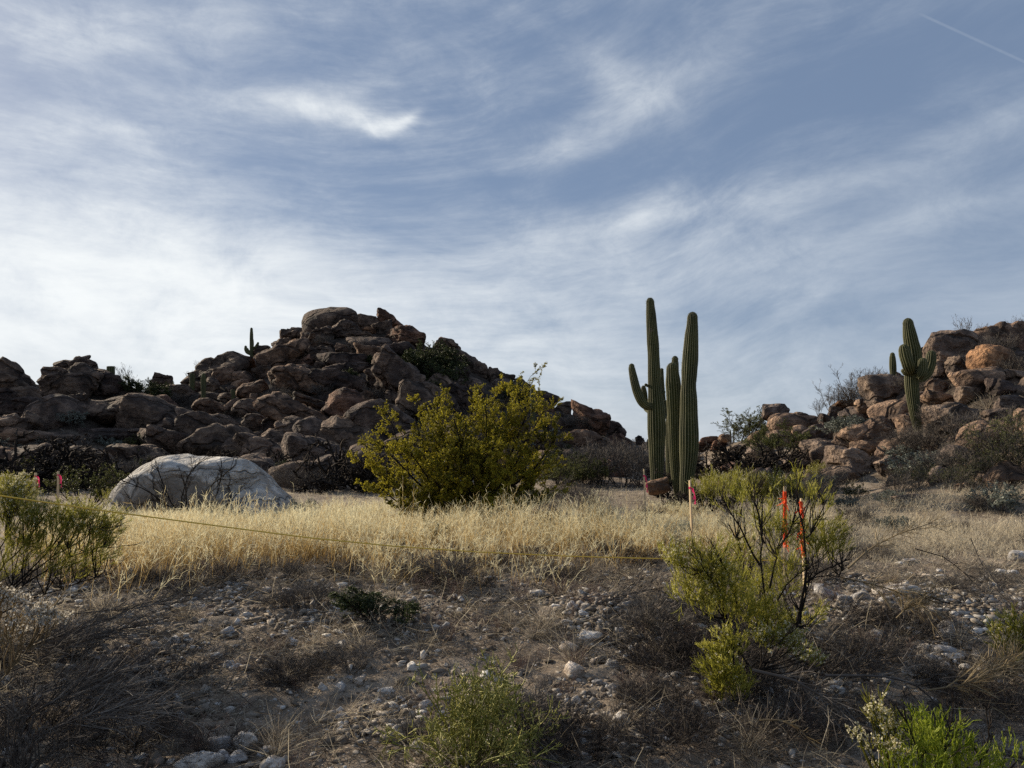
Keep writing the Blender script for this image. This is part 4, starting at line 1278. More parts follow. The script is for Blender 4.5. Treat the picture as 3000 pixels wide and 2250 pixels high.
VEG = {
 'gnarled': [(40, 1432, 165, 1.3), (165, 1435, 130, 1.3), (300, 1400, 90, 1.3), (-40, 1440, 150, 1.3), (735, 1400, 90, 1.3), (1015, 1432, 150, 1.1), (1065, 1440, 110, 1.1),
             (2100, 1410, 105, 1.5), (2160, 1400, 100, 1.5), (2230, 1390, 90, 1.5), (1965, 1458, 80, 1.3), (2060, 1500, 75, 1.2), (2000, 1500, 60, 1.2)],
 'bare': [(250, 1425, 80, 1.2), (372, 1420, 80, 1.1), (450, 1395, 70, 1.0), (600, 1330, 40, 1.2), (800, 1432, 80, 1.2), (860, 1440, 75, 1.2), (925, 1442, 70, 1.3),
          (960, 1430, 50, 1.1), (1700, 1425, 120, 1.2), (1760, 1420, 135, 1.1), (1825, 1428, 150, 1.1), (1880, 1428, 130, 1.1), (1700, 1380, 80, 1.3), (1790, 1370, 90, 1.3), (1860, 1350, 60, 1.3),
          (2740, 1250, 70, 1.2), (2685, 1325, 95, 1.3), (2655, 1335, 75, 1.3), (2730, 1330, 80, 1.2), (2830, 1300, 100, 1.2), (2890, 1340, 110, 1.2), (2790, 1390, 100, 1.2), (2720, 1400, 80, 1.2),
          (2990, 1270, 80, 1.1), (2500, 1160, 90, 1.2), (2560, 1130, 90, 1.1), (2860, 1100, 70, 1.2), (2920, 1050, 80, 1.1),
          (1240, 1210, 60, 1.3), (1180, 1240, 60, 1.3), (1100, 1180, 50, 1.3), (1010, 1350, 70, 1.2), (530, 1190, 40, 1.4), (820, 1170, 40, 1.3), (720, 1070, 40, 1.4), (200, 1350, 90, 1.2), (480, 1240, 60, 1.3), (650, 1330, 90, 1.2),
          (1500, 1460, 55, 1.4), (1690, 1490, 90, 1.3), (1640, 1480, 75, 1.2), (1740, 1500, 70, 1.3), (2420, 1480, 110, 1.0), (2350, 1500, 100, 1.2), (2500, 1540, 60, 1.4), (2640, 1460, 80, 1.2), (2870, 1500, 60, 1.3)],
 'spindly': [(372, 1118, 95, .9), (420, 1130, 60, 1.2), (590, 1068, 45, 1.3), (560, 1090, 40, 1.3), (2395, 1165, 60, 1.2), (2440, 1165, 110, 1.0), (2490, 1120, 110, 1.0), (2560, 1100, 80, 1.0), (2835, 1010, 115, .8), (2790, 1000, 60, 1.0),
             (2965, 960, 60, 1.2), (3000, 955, 60, 1.2), (1440, 1085, 28, 1.2), (2140, 1260, 40, 1.2), (2620, 1100, 60, 1.0), (2520, 1170, 90, 1.1), (2880, 1000, 50, 1.2)],
 'dark': [(425, 1190, 85, 1.3), (455, 1170, 60, 1.2), (1270, 1100, 105, 1.3), (1230, 1120, 90, 1.2), (1310, 1110, 80, 1.3), (1285, 1140, 90, 1.3), (1510, 1190, 80, 1.2), (1250, 1170, 60, 1.3),
          (1440, 1250, 60, 1.2), (1640, 1420, 110, 1.3), (1200, 1290, 60, 1.3), (2460, 1270, 50, 1.2), (540, 1330, 50, 1.4), (870, 1410, 60, 1.4)],
 'olive': [(2290, 1350, 120, 1.3), (2200, 1292, 100, 1.3), (2170, 1292, 60, 1.3), (2240, 1330, 70, 1.2), (405, 1335, 60, 1.0), (255, 1490, 130, 1.2), (10, 1435, 100, 1.2), (1730, 1430, 100, .9), (1660, 1432, 90, 1.2), (2500, 1470, 60, 1.2), (430, 1400, 60, 1.0)],
 'rust': [(2690, 1430, 70, 1.2), (2800, 1440, 80, 1.2), (2960, 1400, 140, 1.0), (2890, 1410, 80, 1.1), (3015, 1380, 180, 1.0)],
 'brittle': [(2700, 1405, 85, 1.3), (2475, 1290, 70, 1.3), (2510, 1275, 50, 1.3), (2930, 1495, 80, 1.1), (2610, 1480, 45, 1.4), (2480, 1500, 50, 1.3),
             (2640, 1370, 60, 1.3), (875, 1500, 42, 1.5), (2400, 1440, 50, 1.4), (1560, 1300, 50, 1.4)],
 'broom': [(2080, 1500, 135, .9), (2140, 1505, 140, .8), (2200, 1500, 130, .9), (2270, 1500, 130, .9), (2330, 1500, 120, .9), (2400, 1420, 70, 1.0), (40, 1500, 110, 1.0), (2010, 1440, 50, 1.0), (410, 1380, 60, 1.0), (330, 1500, 80, 1.0)],
 'tuft': [(1125, 1222, 40, 1.2), (1100, 1210, 30, 1.2), (790, 1180, 30, 1.2), (2670, 1350, 50, 1.2), (2850, 1460, 60, 1.1), (2640, 1420, 60, 1.1), (860, 1165, 30, 1.3), (1000, 1145, 30, 1.3), (1340, 1060, 25, 1.3), (700, 1080, 25, 1.2), (650, 1235, 30, 1.2)],
}
SHORTV = {('dark', 0): 'dark skyline bush', ('dark', 2): 'black-green summit bush', ('olive', 1): 'green hillside bush', ('rust', 4): 'tall brownish bush at the right edge', ('gnarled', 5): 'black tangled shrub left of the creosote', ('bare', 10): 'purple-grey bare shrub by the tall cactus'}
for kind, lst in VEG.items():
    for i, t in enumerate(lst):
        veg(kind, t[0], t[1], t[2], t[3] if len(t) > 3 else 1.0, short=SHORTV.get((kind, i)))

# brush and tufts scattered between the hill boulders
sr = np.random.default_rng(88)
for side, n, x0, x1 in (('l', 46, -40, 1820), ('r', 12, 2150, 3040)):
    for _ in range(n):
        px = sr.uniform(x0, x1)
        gx, gv = (GL, VL) if side == 'l' else (GR, VR)
        top = np.interp(px, gx, gv) * S_
        py = sr.uniform(top + 50, 1410)
        veg(sr.choice(['tuft', 'bare', 'brittle', 'dark', 'olive'], p=[.34, .34, .12, .12, .08]), px, py, sr.uniform(24, 55) * (1 if side == 'l' else 1.4), 1.3)

# --- leafless dark shrub in front of the white boulder
def px_poly(pts):
    return np.array([at(*q) for q in pts])


def resample(P, k):
    L = np.concatenate([[0], np.cumsum(np.linalg.norm(np.diff(P, axis=0), axis=1))])
    t = np.linspace(0, L[-1], k)
    return np.stack([np.interp(t, L, P[:, j]) for j in range(3)], 1)


def hero(name, D, base_px, stems, levels, leaf=None, flower=None, mats=('dark_twig', None, None), r0=.012, seed=1, k=8, label='', cat='shrub', short=None, jig=0.02, group=None):
    r = np.random.default_rng(seed)
    b = at(base_px[0], base_px[1], D); b[2] = h1(b[0], b[1])
    P = []
    for s in stems:
        q = resample(px_poly([(a[0], a[1], D + (a[2] if len(a) > 2 else 0)) for a in s]), k)
        q = q + fbm(np.stack([np.arange(k) * .5 + r.uniform(0, 99), np.zeros(k), np.zeros(k)], -1)[:, None] + np.array([0, 9.3, 4.1])[None, :, None] * 0 + np.array([[0., 0, 0], [31, 0, 0], [57, 0, 0]])[None], 2) * jig
        P.append(q - b)
    b_ = plant(np.array(P), r0, levels, leaf, flower, r)
    e = assemble(name, b_, *mats, b)
    tag(e, label, cat, group)
    if short: LAND.append((short, base_px[0], base_px[1] - 60))
    return e


hero('bare_shrub', 15.2, (545, 1545), [[(560, 1545), (545, 1480), (540, 1400, -.3)], [(560, 1545), (520, 1500), (440, 1440), (345, 1400)], [(550, 1545), (500, 1470), (460, 1370, .2)], [(560, 1545), (590, 1480), (620, 1420), (690, 1360, -.3)],
     [(565, 1545), (600, 1500), (640, 1440), (650, 1390)], [(550, 1545), (530, 1470), (555, 1380), (590, 1350)], [(545, 1545), (470, 1490), (370, 1470, -.4)], [(565, 1545), (640, 1500), (700, 1440, -.4)]],
     [dict(n=7, ang=30, len=(.25, .5), k=4, w=.013, up=.05, v=.3), dict(n=6, ang=30, len=(.3, .6), k=3, w=.008, v=.4), dict(n=3, ang=30, len=(.3, .6), k=2, w=.006, v=.6)], r0=.016, seed=3,
     label='dark leafless branching shrub standing in front of the white boulder', short='leafless shrub before the white boulder')

# --- the creosote bush in the middle
cre = np.random.default_rng(9)
stems = []
CB = (1365, 1530)
for i, (tx, ty, dz) in enumerate([(1090, 1370, .2), (1110, 1290, -.4), (1150, 1240, .5), (1210, 1220, 0), (1265, 1190, .3), (1330, 1235, -.6), (1385, 1200, .3), (1425, 1180, -.3), (1480, 1165, .2), (1525, 1140, .1), (1560, 1185, .0), (1275, 1200, .4),
                                  (1590, 1200, .4), (1620, 1280, -.4), (1600, 1350, .5), (1300, 1330, -.9), (1440, 1300, -.9), (1530, 1310, -.7), (1200, 1330, -.6), (1180, 1420, -.5), (1560, 1420, -.4), (1100, 1420, .1), (1290, 1240, .7), (1460, 1215, .8), (1380, 1400, -1.0), (1260, 1400, -1.0), (1490, 1400, -1.0), (1150, 1475, -.3), (1600, 1430, 0), (1300, 1475, -1.0), (1430, 1475, -1.0), (1540, 1475, -.8), (1230, 1465, -.8)]):
    bx = CB[0] + (tx - CB[0]) * .10 + cre.uniform(-25, 25)
    mx, my = bx + (tx - bx) * .38 + cre.uniform(-12, 12), CB[1] - (CB[1] - ty) * (.28 if abs(tx - CB[0]) > 150 else .45)
    m2 = bx + (tx - bx) * .72 + cre.uniform(-15, 15), CB[1] - (CB[1] - ty) * (.62 if abs(tx - CB[0]) > 150 else .75)
    stems.append([(bx, CB[1] + 20), (mx, my, dz * .3), (*m2, dz * .7), (tx, ty, dz)])
hero('creosote_bush', 15.0, CB, stems,
     [dict(n=17, t0=.15, ang=46, len=(.16, .36), k=4, w=.012, up=.10, v=.3), dict(n=7, t0=.15, ang=34, len=(.3, .65), k=3, w=.008, up=.08, v=.35), dict(n=3, t0=.2, ang=34, len=(.35, .7), k=2, w=.006, up=.05, v=.4)],
     dict(on=[2, 3], n=17, s=.031, asp=.5, cl=1.6, up=.5), None, ('dark_twig', 'creosote', None), r0=.024, seed=10, k=8,
     label='big rounded olive-yellow leafy bush in the middle of the golden grass', cat='bush', short='big olive-yellow bush', jig=.05)

# --- broom shrub in the right foreground, with its two dark trunks
def clump(r, px, py, D, rx, ry, n, up=.5, tilt=0.0):
    """short polylines filling one clump of the crown"""
    c = at(px, py, D); R = rx * D / F; Ry = ry * D / F
    q = norm(r.normal(size=(n, 3))) * (r.random((n, 1)) ** .4) * np.array([R, R * .9, Ry]) * .75
    q[:, 2] -= Ry * .25
    d = norm(np.stack([q[:, 0] / R * .5 + tilt, q[:, 1] / R * .5, np.full(n, up)], 1) + r.normal(0, .22, (n, 3)))
    return grow(c + q, d, np.full(n, Ry * .6) * r.uniform(.6, 1.2, n), 4, .10, .03, r)


def broom_hero(name, D, base_px, trunks, clumps, seed, label, short=None, mats=('dark_twig', 'broom', 'bloom'), r0=.016, fl=.30, flsz=.011, fine=(5, 5), cat='shrub', wtw=.0042, k=9):
    r = np.random.default_rng(seed)
    b = at(base_px[0], base_px[1], D); b[2] = h1(b[0], b[1])
    st, lf, flw = MB(), MB(), MB()
    TP = []
    for t in trunks:
        q = resample(px_poly([(a[0], a[1], D + (a[2] if len(a) > 2 else 0)) for a in t[1]]), k) - b
        q = q + r.normal(0, .006, q.shape)
        TP.append(q)
        prisms(st, q[None], np.linspace(t[0], t[0] * .35, k), v=np.array([.3]), sides=6, r=r)
    allT = np.concatenate(TP)
    if len(TP):
        P, Dr, pl, tt = spawn(np.array(TP), 7, .35, 1, 32, r)
        pts = grow(P, Dr, pl * r.uniform(.15, .35, len(P)), 4, .1, .12, r)
        prisms(st, pts, np.linspace(.004, .0016, 5), v=np.full(len(P), .35), r=r)
        P, Dr, pl, tt = spawn(pts, 6, .2, 1, 28, r)
        strips(st, grow(P, Dr, pl * r.uniform(.3, .7, len(P)), 3, .1, .1, r), np.linspace(.0045, .002, 4), v=np.full(len(P), .55), r=r)
    for c in clumps:
        px, py, rx, ry, n = c[:5]
        dz = c[5] if len(c) > 5 else 0
        tl = c[6] if len(c) > 6 else 0
        cl = clump(r, px, py, D + dz, rx, ry, n, tilt=tl) - b
        # supply branches from the nearest trunk
        cen = cl[:, 0].mean(0)
        for _ in range(4):
            s = allT[np.argmin(np.linalg.norm(allT - cen + np.array([0, 0, .25]), axis=1))]
            e_ = cl[r.integers(len(cl)), 0]
            mid = (s + e_) / 2 + np.array([0, 0, -.04]) + r.normal(0, .02, 3)
            q = resample(np.array([s, mid, e_]), 6)
            prisms(st, q[None], np.linspace(.006, .003, 6), v=np.array([.3]), sides=4, r=r)
        strips(lf, cl, np.linspace(wtw * 1.3, wtw * .8, 5), v=np.clip(r.normal(.35, .15, len(cl)), 0, 1), r=r)
        P, Dr, pl, tt = spawn(cl, fine[0], .1, 1, 18, r)
        l2 = grow(P, Dr, pl * r.uniform(.4, .8, len(P)), 3, .08, .06, r)
        strips(lf, l2, np.linspace(wtw, wtw * .6, 4), v=np.clip(.5 + .3 * vnoise(P * 9) + r.normal(0, .14, len(P)), 0, 1), r=r)
        P, Dr, pl, tt = spawn(l2, fine[1], .1, 1, 20, r)
        l3 = grow(P, Dr, pl * r.uniform(.25, .6, len(P)), 2, .08, .05, r)
        strips(lf, l3, np.linspace(wtw * .9, wtw * .4, 3), v=np.clip(.6 + .3 * vnoise(P * 9) + r.normal(0, .14, len(P)), 0, 1), r=r)
        f_ = c[7] if len(c) > 7 else fl
        tip = l3[r.random(len(l3)) < f_ * .22, -1]
        for _ in range(3):
            s = flsz * r.uniform(.6, 1.3, len(tip))
            leaves(flw, tip + r.normal(0, flsz * .3, (len(tip), 3)), s, s, r.uniform(.1, 1, len(tip)), r)
    if flw.n < 2400: flw = MB()
    e = assemble(name, (st, lf, flw), *mats, b)
    tag(e, label, cat)
    if short: LAND.append((short, base_px[0], base_px[1] - 150))
    return e


def c8(x, y, *a):
    return (1900 + x * .5424, 1350 + y * .5424, *a)


broom_hero('broom_shrub', 6.3, (2335, 1850),
     [(.0125, [c8(800, 900), c8(822, 800), c8(835, 690), c8(845, 640), c8(842, 560), c8(840, 400), c8(815, 280), c8(800, 180), c8(830, 60)]),
      (.010, [c8(812, 880), c8(850, 720), c8(850, 650), c8(900, 625), c8(1000, 620), c8(1045, 630)]),
      (.009, [c8(850, 660), c8(930, 600), c8(1010, 560), c8(1090, 535)]),
      (.006, [c8(1030, 625), c8(1045, 600), c8(1050, 580), c8(1060, 560)]),
      (.010, [c8(632, 880, -.1), c8(628, 740, -.1), c8(600, 570, -.1), c8(618, 420, -.1), c8(600, 290, -.1), c8(560, 190, -.1)]),
      (.009, [c8(600, 565, -.1), c8(540, 430, -.15), c8(470, 320, -.2), c8(400, 210, -.2), c8(385, 150, -.2)]),
      (.008, [c8(620, 450), c8(610, 360), c8(585, 240), c8(590, 150)]),
      (.008, [c8(650, 680), c8(690, 520, .1), c8(740, 420, .1), c8(800, 300, .2)]),
      (.007, [c8(850, 420), c8(890, 340), c8(940, 290), c8(950, 230)]),
      (.008, [c8(480, 800, -.2), c8(460, 700, -.2), c8(400, 560, -.3), c8(330, 430, -.3)]),
      (.007, [c8(440, 900, -.1), c8(370, 700, -.3), c8(290, 560, -.4), c8(200, 480, -.4)]),
      (.007, [c8(700, 750), c8(790, 620), c8(900, 550), c8(960, 520)]),
      (.006, [c8(500, 780), c8(520, 600), c8(500, 470), c8(450, 380)])],
     [c8(150, 520, 55, 55, 45, -.3, 0, .8), c8(250, 560, 80, 75, 75, -.3, 0, .6), c8(340, 560, 65, 75, 60, -.2, 0, .4), c8(200, 680, 65, 60, 50, -.3, 0, .4), c8(400, 640, 75, 85, 75, -.2, 0, .2), c8(310, 740, 70, 70, 65, -.3, 0, .1),
      c8(450, 760, 80, 80, 75, -.2, 0, .05), c8(560, 800, 80, 75, 75, -.2, 0, .05), c8(660, 840, 75, 60, 70, -.1, 0, .1), c8(890, 420, 55, 60, 50, .2, 0, .1), c8(980, 370, 65, 55, 55, .2, .3, .1), c8(970, 470, 60, 50, 50, .2, .2, .1),
      c8(720, 380, 55, 65, 45, .3, 0, .1), c8(640, 330, 50, 60, 30, .3, 0, .2), c8(520, 490, 60, 65, 40, .1, 0, .2), c8(740, 560, 55, 75, 45, .2, 0, .1), c8(570, 660, 60, 65, 45, .1, 0, .1),
      c8(480, 220, 60, 60, 20, .1, 0, .1), c8(600, 180, 60, 50, 18, .1, 0, .1), c8(820, 140, 55, 60, 22, .1, 0, .0), c8(920, 220, 50, 50, 20, .1, .2, .0), c8(700, 700, 60, 60, 35, .1, 0, .1), c8(860, 820, 60, 45, 30, .1, .2, .1)],
     61, 'tall wispy yellow-green shrub with forked black trunks in the right foreground', 'forked wispy shrub', fine=(5, 4), r0=.016)
broom_hero('broom_shrub', 5.5, (2230, 2010), [(.007, [c8(560, 1130), c8(500, 1040), c8(430, 980), c8(360, 960)]), (.006, [c8(600, 1130), c8(640, 1030), c8(720, 960), c8(780, 930)]), (.006, [c8(560, 1160), c8(480, 1130), c8(420, 1140), c8(350, 1180)])],
     [c8(380, 1020, 50, 45, 70, 0, -.3, .05), c8(450, 980, 55, 45, 90, 0, -.1, .1), c8(400, 1130, 60, 60, 110, -.1, -.2, .05), c8(470, 1200, 55, 55, 90, -.1, 0, .0), c8(640, 950, 60, 40, 80, .1, .2, .6), c8(740, 960, 50, 40, 70, .1, .4, .8), c8(860, 1050, 45, 35, 40, -.1, .5, 1.0), c8(380, 1230, 45, 40, 60, 0, 0, 0)],
     62, 'low bright yellow-green drooping shrub below the forked wispy shrub', 'low drooping green shrub', fine=(5, 4))
broom_hero('broom_shrub', 4.05, (2740, 2330), [(.006, [(2700, 2330), (2690, 2200), (2650, 2100)]), (.006, [(2760, 2330), (2760, 2200), (2790, 2090)]), (.006, [(2850, 2330), (2880, 2200), (2900, 2120)])],
     [(2700, 2210, 80, 80, 60, 0, 0, 0), (2760, 2180, 80, 90, 70, .1, 0, 0), (2680, 2120, 50, 60, 30, .15, 0, 0), (2800, 2220, 80, 80, 60, 0, 0, 0), (2880, 2230, 60, 60, 25, 0, 0, 0), (2960, 2210, 50, 60, 16, 0, 0, 0), (2640, 2260, 80, 60, 60, -.1, 0, 0), (2730, 2290, 90, 60, 70, -.2, 0, 0)],
     63, 'vivid green bush of upright shoots cut by the bottom right corner', 'vivid green corner bush', mats=('dark_twig', 'bright', 'bloom'), fine=(4, 3), wtw=.0045)
broom_hero('seed_head_shrub', 4.1, (2610, 2300), [(.004, [(2610, 2300), (2590, 2180), (2560, 2070)]), (.004, [(2620, 2300), (2610, 2200), (2620, 2120)])],
     [(2560, 2080, 28, 40, 24, 0, 0, 2.4), (2600, 2130, 40, 45, 28, 0, 0, 2), (2620, 2210, 45, 45, 28, -.1, 0, 2), (2510, 2150, 22, 30, 12, 0, 0, 2), (2560, 2190, 30, 40, 14, 0, 0, 1.6)],
     64, 'cluster of cream button seed heads left of the vivid green corner bush', mats=('broom', 'broom', 'bloom'), fine=(3, 3), flsz=.010)
broom_hero('broom_shrub', 5.6, (2990, 1960), [(.006, [(2990, 1960), (2970, 1880), (2950, 1820)]), (.006, [(3010, 1960), (3010, 1880), (3000, 1800)])],
     [(2940, 1850, 45, 45, 50, 0, -.2, .3), (2990, 1830, 50, 50, 60, 0, 0, .3), (2960, 1900, 50, 40, 50, 0, 0, .1), (3020, 1880, 50, 50, 50)], 65, 'yellowish wispy shrub cut by the right edge of the photo', 'yellowish right edge shrub', mats=('grey_twig', 'broom', 'bloom'))
# --- broom shrubs at the left edge
def c6(x, y, *a):
    return (x * .5425, 1350 + y * .5425, *a)


broom_hero('broom_shrub', 6.9, (-60, 1800), [(.012, [(-80, 1800), (60, 1700), (190, 1560, .1), (200, 1540, .1)]), (.011, [(-60, 1810), (90, 1700), (230, 1620), (300, 1600)]), (.010, [(-60, 1800), (0, 1670), (80, 1580), (100, 1520)]), (.009, [(-60, 1830), (120, 1740), (260, 1700), (330, 1680)]),
      (.010, [(-120, 1800), (-60, 1700), (10, 1600), (30, 1500)]), (.008, [(20, 1740), (140, 1640), (260, 1570), (320, 1540)])],
     [c6(10, 200, 50, 60, 60, .1, 0, .8), c6(90, 130, 35, 40, 40, .3, .1, 1.0), c6(200, 300, 50, 60, 60, .1, .1, .5), c6(300, 330, 55, 60, 60, .1, .2, .3), c6(150, 480, 60, 60, 50, 0, .3, 0), c6(40, 260, 50, 60, 80, .1, .1, .5), c6(110, 200, 40, 60, 60, .3, .1, .8), c6(60, 180, 45, 50, 55, .2, .1, 1.0), c6(150, 330, 50, 60, 55, 0, .1, .1), c6(400, 290, 55, 50, 75, .1, .2, .4), c6(470, 330, 60, 55, 80, .1, .3, .3), c6(540, 380, 60, 50, 75, .1, .4, .1), c6(360, 390, 60, 60, 60, 0, .3, 0),
      c6(600, 320, 50, 45, 50, .2, .4, .3), c6(520, 470, 70, 50, 60, 0, .6, 0), c6(440, 530, 80, 50, 50, 0, .7, 0), c6(250, 480, 70, 70, 45, 0, .4, 0), c6(80, 430, 60, 70, 50, 0, .2, 0), c6(20, 560, 60, 60, 40, 0, .2, 0), c6(330, 600, 80, 50, 40, -.1, .7, 0)],
     66, 'wispy green shrub with long dark stems leaning right at the left edge', 'leaning green shrub at the left edge', fine=(5, 5), wtw=.0034)
broom_hero('fluffy_seed_shrub', 5.3, (20, 1980), [(.006, [(-40, 2000), (10, 1900), (60, 1800)]), (.005, [(0, 2000), (80, 1900), (150, 1790)]), (.005, [(-40, 1980), (-20, 1880), (10, 1760)])],
     [c6(60, 760, 45, 35, 34, 0, .2, 2.4), c6(200, 810, 50, 35, 40, 0, .3, 3.2), c6(270, 850, 45, 30, 30, 0, .4, 2.2), c6(10, 720, 30, 30, 20, 0, .1, 1.5), c6(120, 880, 60, 35, 30, 0, .2, 1), c6(60, 950, 50, 40, 30)],
     67, 'shrub topped with white fluffy seed heads at the left edge', 'white fluffy shrub at the left edge', mats=('tan_twig', 'tan_twig', 'white_bloom'), fine=(3, 3), flsz=.014)
broom_hero('fluffy_seed_shrub', 4.4, (40, 2260), [(.005, [(20, 2300), (60, 2180), (80, 2060)]), (.005, [(60, 2300), (150, 2200), (240, 2140)]), (.005, [(0, 2300), (0, 2200), (-10, 2080)])],
     [c6(60, 1380, 50, 45, 32, 0, 0, .8), c6(150, 1350, 45, 45, 26, 0, .2, .7), c6(200, 1480, 50, 40, 24, 0, .2, .6), c6(100, 1560, 60, 40, 30, -.1, 0, .8), c6(300, 1590, 60, 30, 16, -.1, .4, .6), c6(20, 1480, 40, 50, 24, 0, 0, .8)],
     68, 'sparse brown shrub with tiny white seed heads in the bottom left corner', 'seed-headed shrub in the bottom left corner', mats=('grey_twig', 'grey_twig', 'white_bloom'), fine=(3, 3), flsz=.011)

# --- green thorny bush, bottom centre
tb = np.random.default_rng(12)
bt = at(1385, 2225, 4.7); bt[2] = h1(bt[0], bt[1])
P0 = fan(60, 1, .10, 44, .46, 6, tb, wig=.22, up=.06)
bb = plant(P0, .0042, [dict(n=5, ang=50, len=(.25, .5), k=4, w=.0062, wig=.22, up=.05, v=.55), dict(n=5, ang=55, len=(.25, .5), k=3, w=.0061, wig=.15, v=.6), dict(n=3, ang=60, len=(.25, .5), k=2, w=.004, wig=.1, v=.85)], r=tb, v0=.45)
e = assemble('thorny_bush', bb, 'thorn', None, None, bt)
e.scale = (1.12, 1.05, 1.3)
tag(e, 'rounded green thorny leafless bush in the bottom centre foreground', 'bush')
LAND.append(('green thorny bush', 1390, 2080))

for (kd, px, py, h_, w_) in (('olive', 1275, 1600, 85, 1.2), ('bare', 1150, 1625, 60, 1.5), ('brush', 1340, 1640, 60, 1.5), ('brush', 1460, 1665, 60, 1.5), ('brush', 700, 1705, 65, 1.5), ('brush', 1010, 1690, 60, 1.5), ('bare', 860, 1700, 60, 1.4), ('brush', 520, 1720, 60, 1.5),
                         ('bare', 1560, 1650, 60, 1.4), ('bare', 1800, 1640, 70, 1.4), ('brush', 1880, 1660, 70, 1.4), ('bare', 1760, 1540, 60, 1.3), ('bare', 1900, 1530, 60, 1.3), ('bare', 2150, 1560, 80, 1.3), ('bare', 2250, 1580, 90, 1.2), ('bare', 2450, 1600, 70, 1.4),
                         ('brittle', 2620, 1560, 50, 1.4), ('bare', 2800, 1580, 60, 1.4), ('bare', 2560, 1640, 60, 1.4), ('bare', 480, 1530, 50, 1.3), ('bare', 660, 1535, 50, 1.3)):
    veg(kd, px, py, h_, w_)

# --- small dark bush and dead brush in the foreground
veg('dark', 1112, 1800, 110, 1.7, D=7.0, label='small dark green cushion bush at the front of the golden grass', short='small dark cushion bush')


def dead_branch(name, D0, D1, line, n1, L1, seed, label, mat='tan_twig', r0=.009, ang=26, up=.02, short=None, cat='branch', n2=5, side=(0, 0, 0)):
    r = np.random.default_rng(seed)
    m = len(line)
    P = resample(np.array([at(a[0], a[1], D0 + (D1 - D0) * i / (m - 1)) for i, a in enumerate(line)]), 9)
    b = P[0].copy(); P = P - b
    mb = MB()
    prisms(mb, P[None], np.linspace(r0, r0 * .4, 9), v=np.array([.3]), sides=5, r=r)
    q, d, pl, t = spawn(P[None], n1, .2, 1, ang, r)
    d = norm(d + np.array(side))
    a = grow(q, d, r.uniform(.5, 1, len(q)) * L1, 4, .09, up, r)
    strips(mb, a, np.linspace(.0055, .0028, 5), v=np.clip(r.normal(.40, .2, len(q)), 0, 1), r=r)
    q, d, pl, t = spawn(a, n2, .15, 1, 24, r)
    a2 = grow(q, d, pl * r.uniform(.3, .7, len(q)), 3, .1, up, r)
    strips(mb, a2, np.linspace(.0036, .002, 4), v=np.clip(r.normal(.5, .25, len(q)), 0, 1), r=r)
    o = mb.obj(name, M[mat]); o.location = b
    tag(o, label, cat, 'dead branches and brush on the slope')
    if short: LAND.append((short, line[len(line) // 2][0], line[len(line) // 2][1]))
    return o


dead_branch('dead_branch', 7.2, 7.8, [c8(1080, 580), c8(1200, 470), c8(1340, 400), c8(1530, 335)], 46, .32, 71, 'straw-coloured twiggy branch slanting up right beside the forked shrub', r0=.010, short='slanting straw branch')
dead_branch('dead_branch', 6.6, 6.4, [c8(1040, 630), c8(1180, 660), c8(1330, 700), c8(1480, 780)], 40, .28, 72, 'tan drooping twiggy branch right of the dark forked trunk', r0=.008, up=-.04)
dead_branch('dead_branch', 6.2, 6.1, [c8(1340, 850), c8(1400, 790), c8(1470, 750), c8(1500, 740)], 50, .22, 73, 'bright straw clump of dead twigs on the stony right slope', r0=.007, up=-.03, short='bright straw twig clump')
dead_branch('dead_branch', 5.2, 5.6, [c8(950, 1160), c8(1250, 1160), c8(1430, 1200), c8(1560, 1310), c8(1620, 1410)], 24, .4, 74, 'long bare bent branch arching over the lower right slope', 'grey_twig', r0=.010, short='long bent bare branch')
dead_branch('dead_brush', 5.2, 5.4, [c8(1500, 1240), c8(1700, 1210), c8(1850, 1150), c8(1960, 1080)], 90, .30, 75, 'pale sweeping dead brush on the lower right slope', 'tan_twig', r0=.006, short='pale sweeping brush')
dead_branch('dead_branch', 5.0, 4.8, [c8(560, 1130), c8(780, 1180), c8(950, 1280), c8(1150, 1430)], 26, .35, 76, 'thick grey fallen branch running down right under the drooping shrub', 'grey_twig', r0=.012)
dead_branch('dead_branch', 4.6, 4.6, [c8(600, 1400), c8(720, 1400), c8(800, 1430), c8(900, 1540)], 12, .14, 77, 'thin pale twig lying among the dark brush at the bottom', 'tan_twig', r0=.005, n2=2)
dead_branch('dead_branch', 7.4, 7.6, [c8(1440, 475), c8(1600, 520), c8(1700, 600), c8(1800, 700), c8(1940, 810)], 14, .3, 78, 'long thin twig arching down over the white rubble', 'dark_twig', r0=.005, n2=2)
dead_branch('dead_branch', 6.6, 6.4, [c8(1500, 730), c8(1640, 780), c8(1780, 790), c8(1940, 805)], 8, .2, 79, 'long dark nearly level twig across the right rubble', 'dark_twig', r0=.005, n2=2)
dead_branch('dead_branch', 7.6, 7.0, [c8(1740, 420), c8(1800, 560), c8(1860, 680), c8(1990, 800)], 26, .3, 80, 'bare greyish twigs crossing the rubble near the right edge', 'grey_twig', r0=.005, n2=3)
db = np.random.default_rng(81)
BR = [((2130, 2090), 'dark tangled brush left of the long bent branch'), ((2260, 2180), 'dark tangled brush at the bottom, left of the vivid bush'), ((2050, 1990), 'grey brush left of the drooping green shrub'), ((1850, 1860), 'grey brush sprawling left of the forked shrub'),
      ((1780, 1790), 'grey brush beside the rubble mound'), ((1960, 1800), 'grey brush at the left foot of the forked shrub'), ((2420, 2010), 'grey brush behind the long bent branch'), ((2600, 1930), 'grey brush on the right slope below the straw clump'), ((2480, 1860), 'grey brush on the slope right of the forked trunks')]
